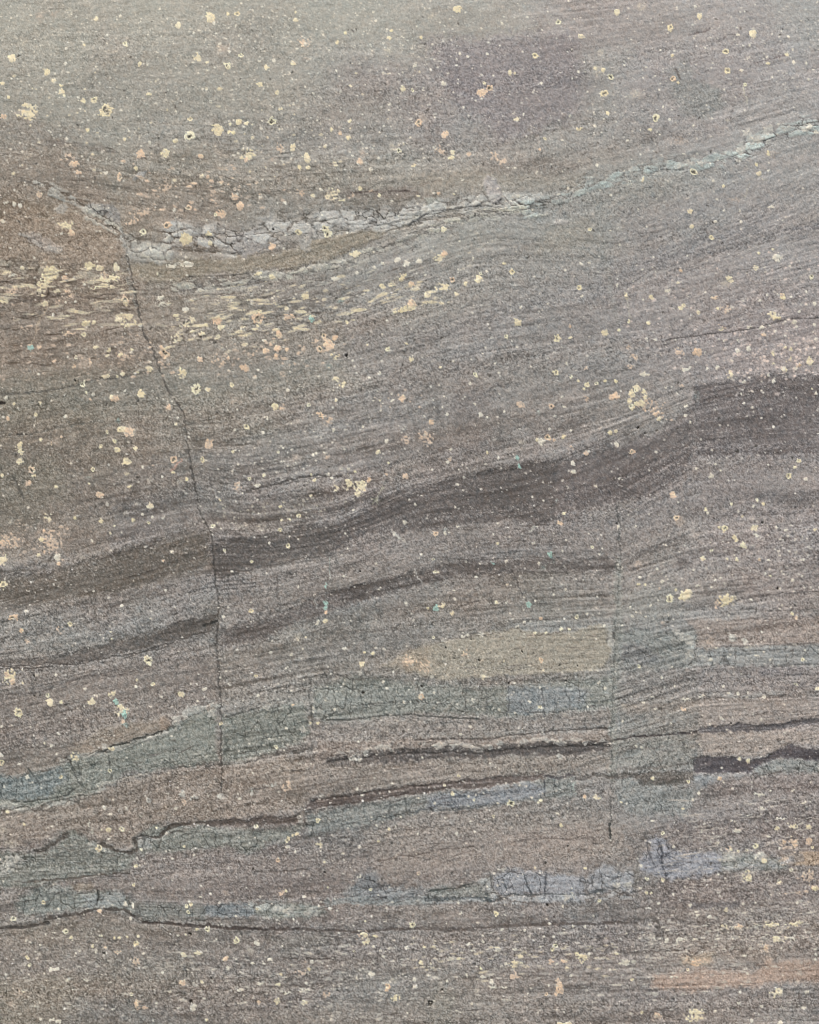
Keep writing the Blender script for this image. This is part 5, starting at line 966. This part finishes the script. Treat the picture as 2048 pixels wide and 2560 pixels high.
for b in range(npit):
    dab(q[b, 0], q[b, 1], 1.0 + 1.6 * z[b, 0] ** 2, PIT + 14, .45 + .5 * z[b, 1], 1 + z[b, 0], z[b, 1] * 3)
print("flecks done")

# ---------------------------------------------------------------- grain
SMOOTH = np.array([k_ for k_, q_ in enumerate(PARTS) if q_ and q_[0] in ('tan_lens', 'blue_grey_block', 'grey_green_bed', 'pale_vein', 'dark_seam')])
white = rng.normal(0, 1, (NY, NX)).astype(np.float32)
def blur(a, k):
    for ax in (0, 1):
        a = (np.roll(a, 1, ax) + np.roll(a, -1, ax)) * k + a * (1 - 2 * k)
    return a
g1 = blur(white, .20); g1 /= g1.std()
w2 = rng.normal(0, 1, (NY, NX)).astype(np.float32); g2 = blur(blur(w2, .3), .3); g2 /= g2.std()
# short strokes along the bedding
stroke = vnoise(X / 11 + Tc * .03, (Tc + (Y - Tc) * .0) / 2.9, 51) + .7 * vnoise(X / 6.5 - Tc / 12, (Y * .6 + X * .3) / 3.1, 52)
sharp = np.clip(.62 + Y / 2560 * .45, .6, 1.0)          # the upper beds are finer grained
darker = np.clip((C.mean(2) - 60) / 60, .3, 1)
g1 = white * .9 + g1 * .45; g1 = g1 + .08 * (g1 * g1 - 1)
bedg = .78 + .5 * np.clip(fbm(X / 500, Tc / 45, 22, 2) + .5, 0, 1) * np.where(np.isin(PID, SMOOTH), .62, 1)
gr = (g1 * 12 + g2 * 3.5 + stroke * 8) * bedg * sharp * darker
pale = np.clip((C.mean(2) - 165) / 60, 0, 1)
gr *= (1 - .55 * pale)
C += gr[..., None] * np.array([1.0, 1.0, .98])
C += (g2[..., None] * np.array([1.4, -.2, -1.3]) + rng.normal(0, 1, (NY, NX, 1)).astype(np.float32) * np.array([.7, 0, -.7]))
mean_ = C.mean(2, keepdims=True)
sat = .66 + .34 * np.clip((mean_ - 150) / 50, 0, 1)
C = mean_ + (C - mean_) * sat
C += 33 * np.clip((232 - mean_) / 100, 0, 1) * np.clip((mean_ - 52) / 62, 0, 1)
for _c in range(3):                                      # crisp grain boundaries
    ch = C[..., _c]; C[..., _c] = ch + .45 * (ch - blur(ch, .3))
C = np.clip(C, 14, 246)

# ---------------------------------------------------------------- relief of the face, mm
relief = fbm(X / 700, Y / 600, 61, 3) * 9 + fbm(X / 150, Tc / 60, 62, 3) * 1.0 + fbm(X / 70, Tc / 14, 63, 3) * .35
relief += bed_h[bidx] * .3 + gr * .010 + H * 1.15 + lamz * .5 * LAMREG + fbm(X / 26, (Tc + Y) / 34, 20, 3) * .5
recede = np.clip((500 - Y) / 830, 0, 1.2) ** 2 * 60     # the face leans back a little towards the top
HT = relief - recede
lin = (C / 255.0).astype(np.float32)
lin = np.where(lin <= .04045, lin / 12.92, ((lin + .055) / 1.055) ** 2.4) * ALB

# ================================================================ materials
def stone_material(name, rough, bump, fleck):
    m = bpy.data.materials.new(name); m.use_nodes = True; t = m.node_tree; n = t.nodes; L = t.links
    b = n["Principled BSDF"]
    a = n.new("ShaderNodeAttribute"); a.attribute_name = "stone_colour"
    g = n.new("ShaderNodeNewGeometry")
    nz = n.new("ShaderNodeTexNoise"); nz.inputs["Scale"].default_value = 620; nz.inputs["Detail"].default_value = 2; nz.inputs["Roughness"].default_value = .7
    L.new(g.outputs["Position"], nz.inputs["Vector"])
    mr = n.new("ShaderNodeMapRange"); mr.inputs["From Min"].default_value = .25; mr.inputs["From Max"].default_value = .75
    mr.inputs["To Min"].default_value = 1 - fleck; mr.inputs["To Max"].default_value = 1 + fleck
    L.new(nz.outputs["Fac"], mr.inputs["Value"])
    vm = n.new("ShaderNodeVectorMath"); vm.operation = 'SCALE'
    L.new(a.outputs["Color"], vm.inputs[0]); L.new(mr.outputs["Result"], vm.inputs["Scale"])
    L.new(vm.outputs["Vector"], b.inputs["Base Color"])
    b.inputs["Roughness"].default_value = rough; b.inputs["Specular IOR Level"].default_value = .12
    bp = n.new("ShaderNodeBump"); bp.inputs["Strength"].default_value = bump; bp.inputs["Distance"].default_value = .0006
    L.new(nz.outputs["Fac"], bp.inputs["Height"]); L.new(bp.outputs["Normal"], b.inputs["Normal"])
    return m
MATS = {"stone": stone_material("weathered_stone", .86, .5, .20), "pale": stone_material("pale_vein_mineral", .7, .4, .12),
        "cream": stone_material("cream_crust", .93, .35, .08)}

# ================================================================ meshes: fine in view, coarser beyond
def axis(n, lo_pix, lo0, hi_pix):
    """index list into the samples: all of them in view, every 2nd outside, mirrored farther out"""
    lo = int((-14 - lo0) / STEP); hi = int((hi_pix + 14 - lo0) / STEP)
    core = list(range(lo, hi + 1))
    left = list(range(lo - 2, 0, -2)); right = list(range(hi + 2, n, 2))
    return left[::-1] + core + right
ci = axis(NX, 0, x0, VIEW_W); ri = axis(NY, 0, y0, VIEW_H)
px_ = [float(xs[i]) for i in ci]; py_ = [float(ys[j]) for j in ri]
EXT_X, EXT_Y = 1100, 950                               # farther rock: the same beds mirrored, coarse
def extend(idx, pos, n, far, lim_hi=None):
    L = []; p = pos[0]; k = 0; i = idx[0]
    while pos[0] - p < far: p -= 26; i += 11; L.append((i, p))
    R = []; p = pos[-1]; i = idx[-1]
    while p - pos[-1] < far: p += 26; i -= 11; R.append((i, p))
    L = L[::-1]
    return [a for a, _ in L] + idx + [a for a, _ in R], [b for _, b in L] + pos + [b for _, b in R]
ci, px_ = extend(ci, px_, NX, EXT_X); ri, py_ = extend(ri, py_, NY, EXT_Y)
ci = np.array(ci); ri = np.array(ri); PXs = np.array(px_, np.float32); PYs = np.array(py_, np.float32)
nx, ny = len(ci), len(ri)
soft = lin.copy()
for _c in range(3):
    for _k in range(8): soft[..., _c] = blur(soft[..., _c], .33)
hv = HT[np.ix_(ri, ci)]; col = lin[np.ix_(ri, ci)]
farx = (PXs < -302) | (PXs > 2350); fary = (PYs < -332) | (PYs > 2892)
far = farx[None, :] | fary[:, None]
col = np.where(far[..., None], soft[np.ix_(ri, ci)], col); pid = PID[np.ix_(ri, ci)]
GX, GYm = np.meshgrid(PXs, PYs)
# the far rock rolls back
edge = np.maximum(np.maximum(-300 - GX, GX - 2348), np.maximum(-330 - GYm, GYm - 2890))
hv = hv - np.clip(edge, 0, None) ** 1.5 / 120
P = np.empty((ny * nx, 3), np.float32)
P[:, 0] = ((GX - VIEW_W / 2) * PX).ravel(); P[:, 2] = (ZC + (VIEW_H / 2 - GYm) * PX).ravel(); P[:, 1] = (-hv * .001).ravel()
idx = np.arange(ny * nx, dtype=np.int32).reshape(ny, nx)
Q = np.stack([idx[:-1, :-1], idx[1:, :-1], idx[1:, 1:], idx[:-1, 1:]], -1).reshape(-1, 4)
fp = pid[:-1, :-1].ravel()
# smooth normals of the whole face, shared by its pieces
zz = P[:, 1].reshape(ny, nx)
gyx = np.gradient(zz, PXs * PX, axis=1); gyz = np.gradient(zz, -PYs * PX, axis=0)
N = np.stack([gyx, -np.ones_like(zz), gyz], -1); N /= np.linalg.norm(N, axis=-1, keepdims=True)
N = N.reshape(-1, 3).astype(np.float32)
colv = np.concatenate([col.reshape(-1, 3), np.ones((ny * nx, 1), np.float32)], 1).astype(np.float32)

root = bpy.data.objects.new("rock_face", None); SC.collection.objects.link(root); root.location = (0, 0, float(P[:, 2].min()))
root["label"] = "weathered grey brown banded rock face, cut by cracks and speckled with cream spots"
root["category"] = "rock face"

WL = {root.name: np.array(root.location)}
def build(name, faces, mat, stuff, skirt, parent, extra_depth=.006):
    vs, inv = np.unique(faces, return_inverse=True); F = inv.reshape(faces.shape).astype(np.int32)
    V = P[vs]; NN = N[vs]; CC = colv[vs]
    # open edges, to give the piece its sides
    e = np.concatenate([F[:, [0, 1]], F[:, [1, 2]], F[:, [2, 3]], F[:, [3, 0]]])
    key = np.minimum(e[:, 0], e[:, 1]).astype(np.int64) * (len(V) + 1) + np.maximum(e[:, 0], e[:, 1])
    u, first, cnt = np.unique(key, return_index=True, return_counts=True)
    be = e[first[cnt == 1]]
    if skirt and len(be):
        bv, binv = np.unique(be, return_inverse=True); binv = binv.reshape(be.shape)
        low = V[bv].copy(); cen = V.mean(0); low[:, 0] += (cen[0] - low[:, 0]) * .02; low[:, 2] += (cen[2] - low[:, 2]) * .02; low[:, 1] += extra_depth
        base = len(V)
        S = np.stack([be[:, 1], be[:, 0], base + binv[:, 0], base + binv[:, 1]], 1).astype(np.int32)
        V = np.concatenate([V, low]); NN = np.concatenate([NN, NN[bv]]); CC = np.concatenate([CC, CC[bv]])
        F = np.concatenate([F, S])
    org = V.mean(0); me = bpy.data.meshes.new(name)
    me.vertices.add(len(V)); me.vertices.foreach_set("co", (V - org).ravel())
    me.loops.add(F.size); me.loops.foreach_set("vertex_index", F.ravel())
    me.polygons.add(len(F)); me.polygons.foreach_set("loop_start", np.arange(0, F.size, 4, dtype=np.int32))
    me.polygons.foreach_set("use_smooth", np.ones(len(F), bool))
    me.update()
    at = me.attributes.new("stone_colour", 'FLOAT_COLOR', 'POINT'); at.data.foreach_set("color", CC.ravel())
    me.normals_split_custom_set_from_vertices(NN)
    me.materials.append(MATS[mat])
    o = bpy.data.objects.new(name, me); SC.collection.objects.link(o)
    o.parent = parent; o.location = org - np.array(WL[parent.name]); WL[o.name] = org
    if stuff: o["kind"] = "stuff"
    return o

# every piece is one connected patch; crumbs go to the uncounted flecks
fg = fp.reshape(ny - 1, nx - 1); lab = np.arange(fg.size, dtype=np.int64)
gi = np.arange(fg.size).reshape(fg.shape); E = []
for dj, di in ((0, 1), (1, 0), (1, 1), (1, -1)):
    a = gi[:fg.shape[0] - dj, (1 if di < 0 else 0):(fg.shape[1] - (1 if di > 0 else 0))]
    b = gi[dj:, (0 if di < 0 else di):][:a.shape[0], :a.shape[1]]
    same = fg.ravel()[a] == fg.ravel()[b]
    E.append(np.stack([a[same], b[same]], 1))
E = np.concatenate(E)
while True:
    la, lb = lab[E[:, 0]], lab[E[:, 1]]; dif = la != lb
    if not dif.any(): break
    E = E[dif]; la, lb = la[dif], lb[dif]
    np.minimum.at(lab, np.maximum(la, lb), np.minimum(la, lb))
    while True:
        nl = lab[lab]
        if (nl == lab).all(): break
        lab = nl
uq, inv, cnt = np.unique(lab, return_inverse=True, return_counts=True)
cp = fp[uq]                                            # part of each patch (its first cell)
best = {}
for k_, (p_, n_) in enumerate(zip(cp, cnt)):
    if p_ not in best or cnt[best[p_]] < n_: best[p_] = k_
BIG = ("rock_bed", "dark_band", "dark_seam", "grey_green_bed", "brown_bed", "blue_grey_block", "pale_vein", "tan_seam", "brown_lens", "tan_lens")
CRUMB = new_part("small_chips", "stone", True); newp = np.zeros(len(uq), np.int32)
for k_, (p_, n_) in enumerate(zip(cp, cnt)):
    nm = PARTS[p_][0]
    if PARTS[p_][2] or best[p_] == k_ and n_ >= 4: newp[k_] = p_
    elif nm in BIG and n_ > 120: newp[k_] = new_part(*PARTS[p_])
    else: newp[k_] = CRUMB if nm in BIG or nm.endswith("crack") else FL
fp = newp[inv]
print("patches", len(uq))
order = np.argsort(fp, kind='stable'); sp = fp[order]
ids, starts = np.unique(sp, return_index=True); ends = np.append(starts[1:], len(sp))
made = {}
for i, a, b in zip(ids, starts, ends):
    name, mat, stuff, par, label = PARTS[i]
    if b - a < 3 and not stuff: continue
    o = build(name, Q[order[a:b]], mat, stuff, not stuff and name != "rock_bed", made.get(par, root))
    if label: o["label"] = label
    made[i] = o
print("parts", len(made), "faces", len(Q))

# the mass of stone behind the face
xa, xb, za, zb = P[:, 0].min(), P[:, 0].max(), P[:, 2].min(), P[:, 2].max()
ring = np.concatenate([idx[0, :], idx[1:, -1], idx[-1, -2::-1], idx[-2:0:-1, 0]])
rv = P[ring]; n = len(rv); back = rv.copy(); back[:, 1] = .9
V = np.concatenate([rv, back]); verts = [tuple(map(float, v - np.array(root.location))) for v in V]
faces = [(k_, k_ + n, (k_ + 1) % n + n, (k_ + 1) % n) for k_ in range(n)] + [tuple(range(2 * n - 1, n - 1, -1))]
me = bpy.data.meshes.new("rock_body"); me.from_pydata(verts, [], faces); me.update()
at = me.attributes.new("stone_colour", 'FLOAT_COLOR', 'POINT')
at.data.foreach_set("color", np.concatenate([colv[ring], colv[ring]]).ravel())
me.materials.append(MATS["stone"])
o = bpy.data.objects.new("rock_body", me); SC.collection.objects.link(o); o.parent = root
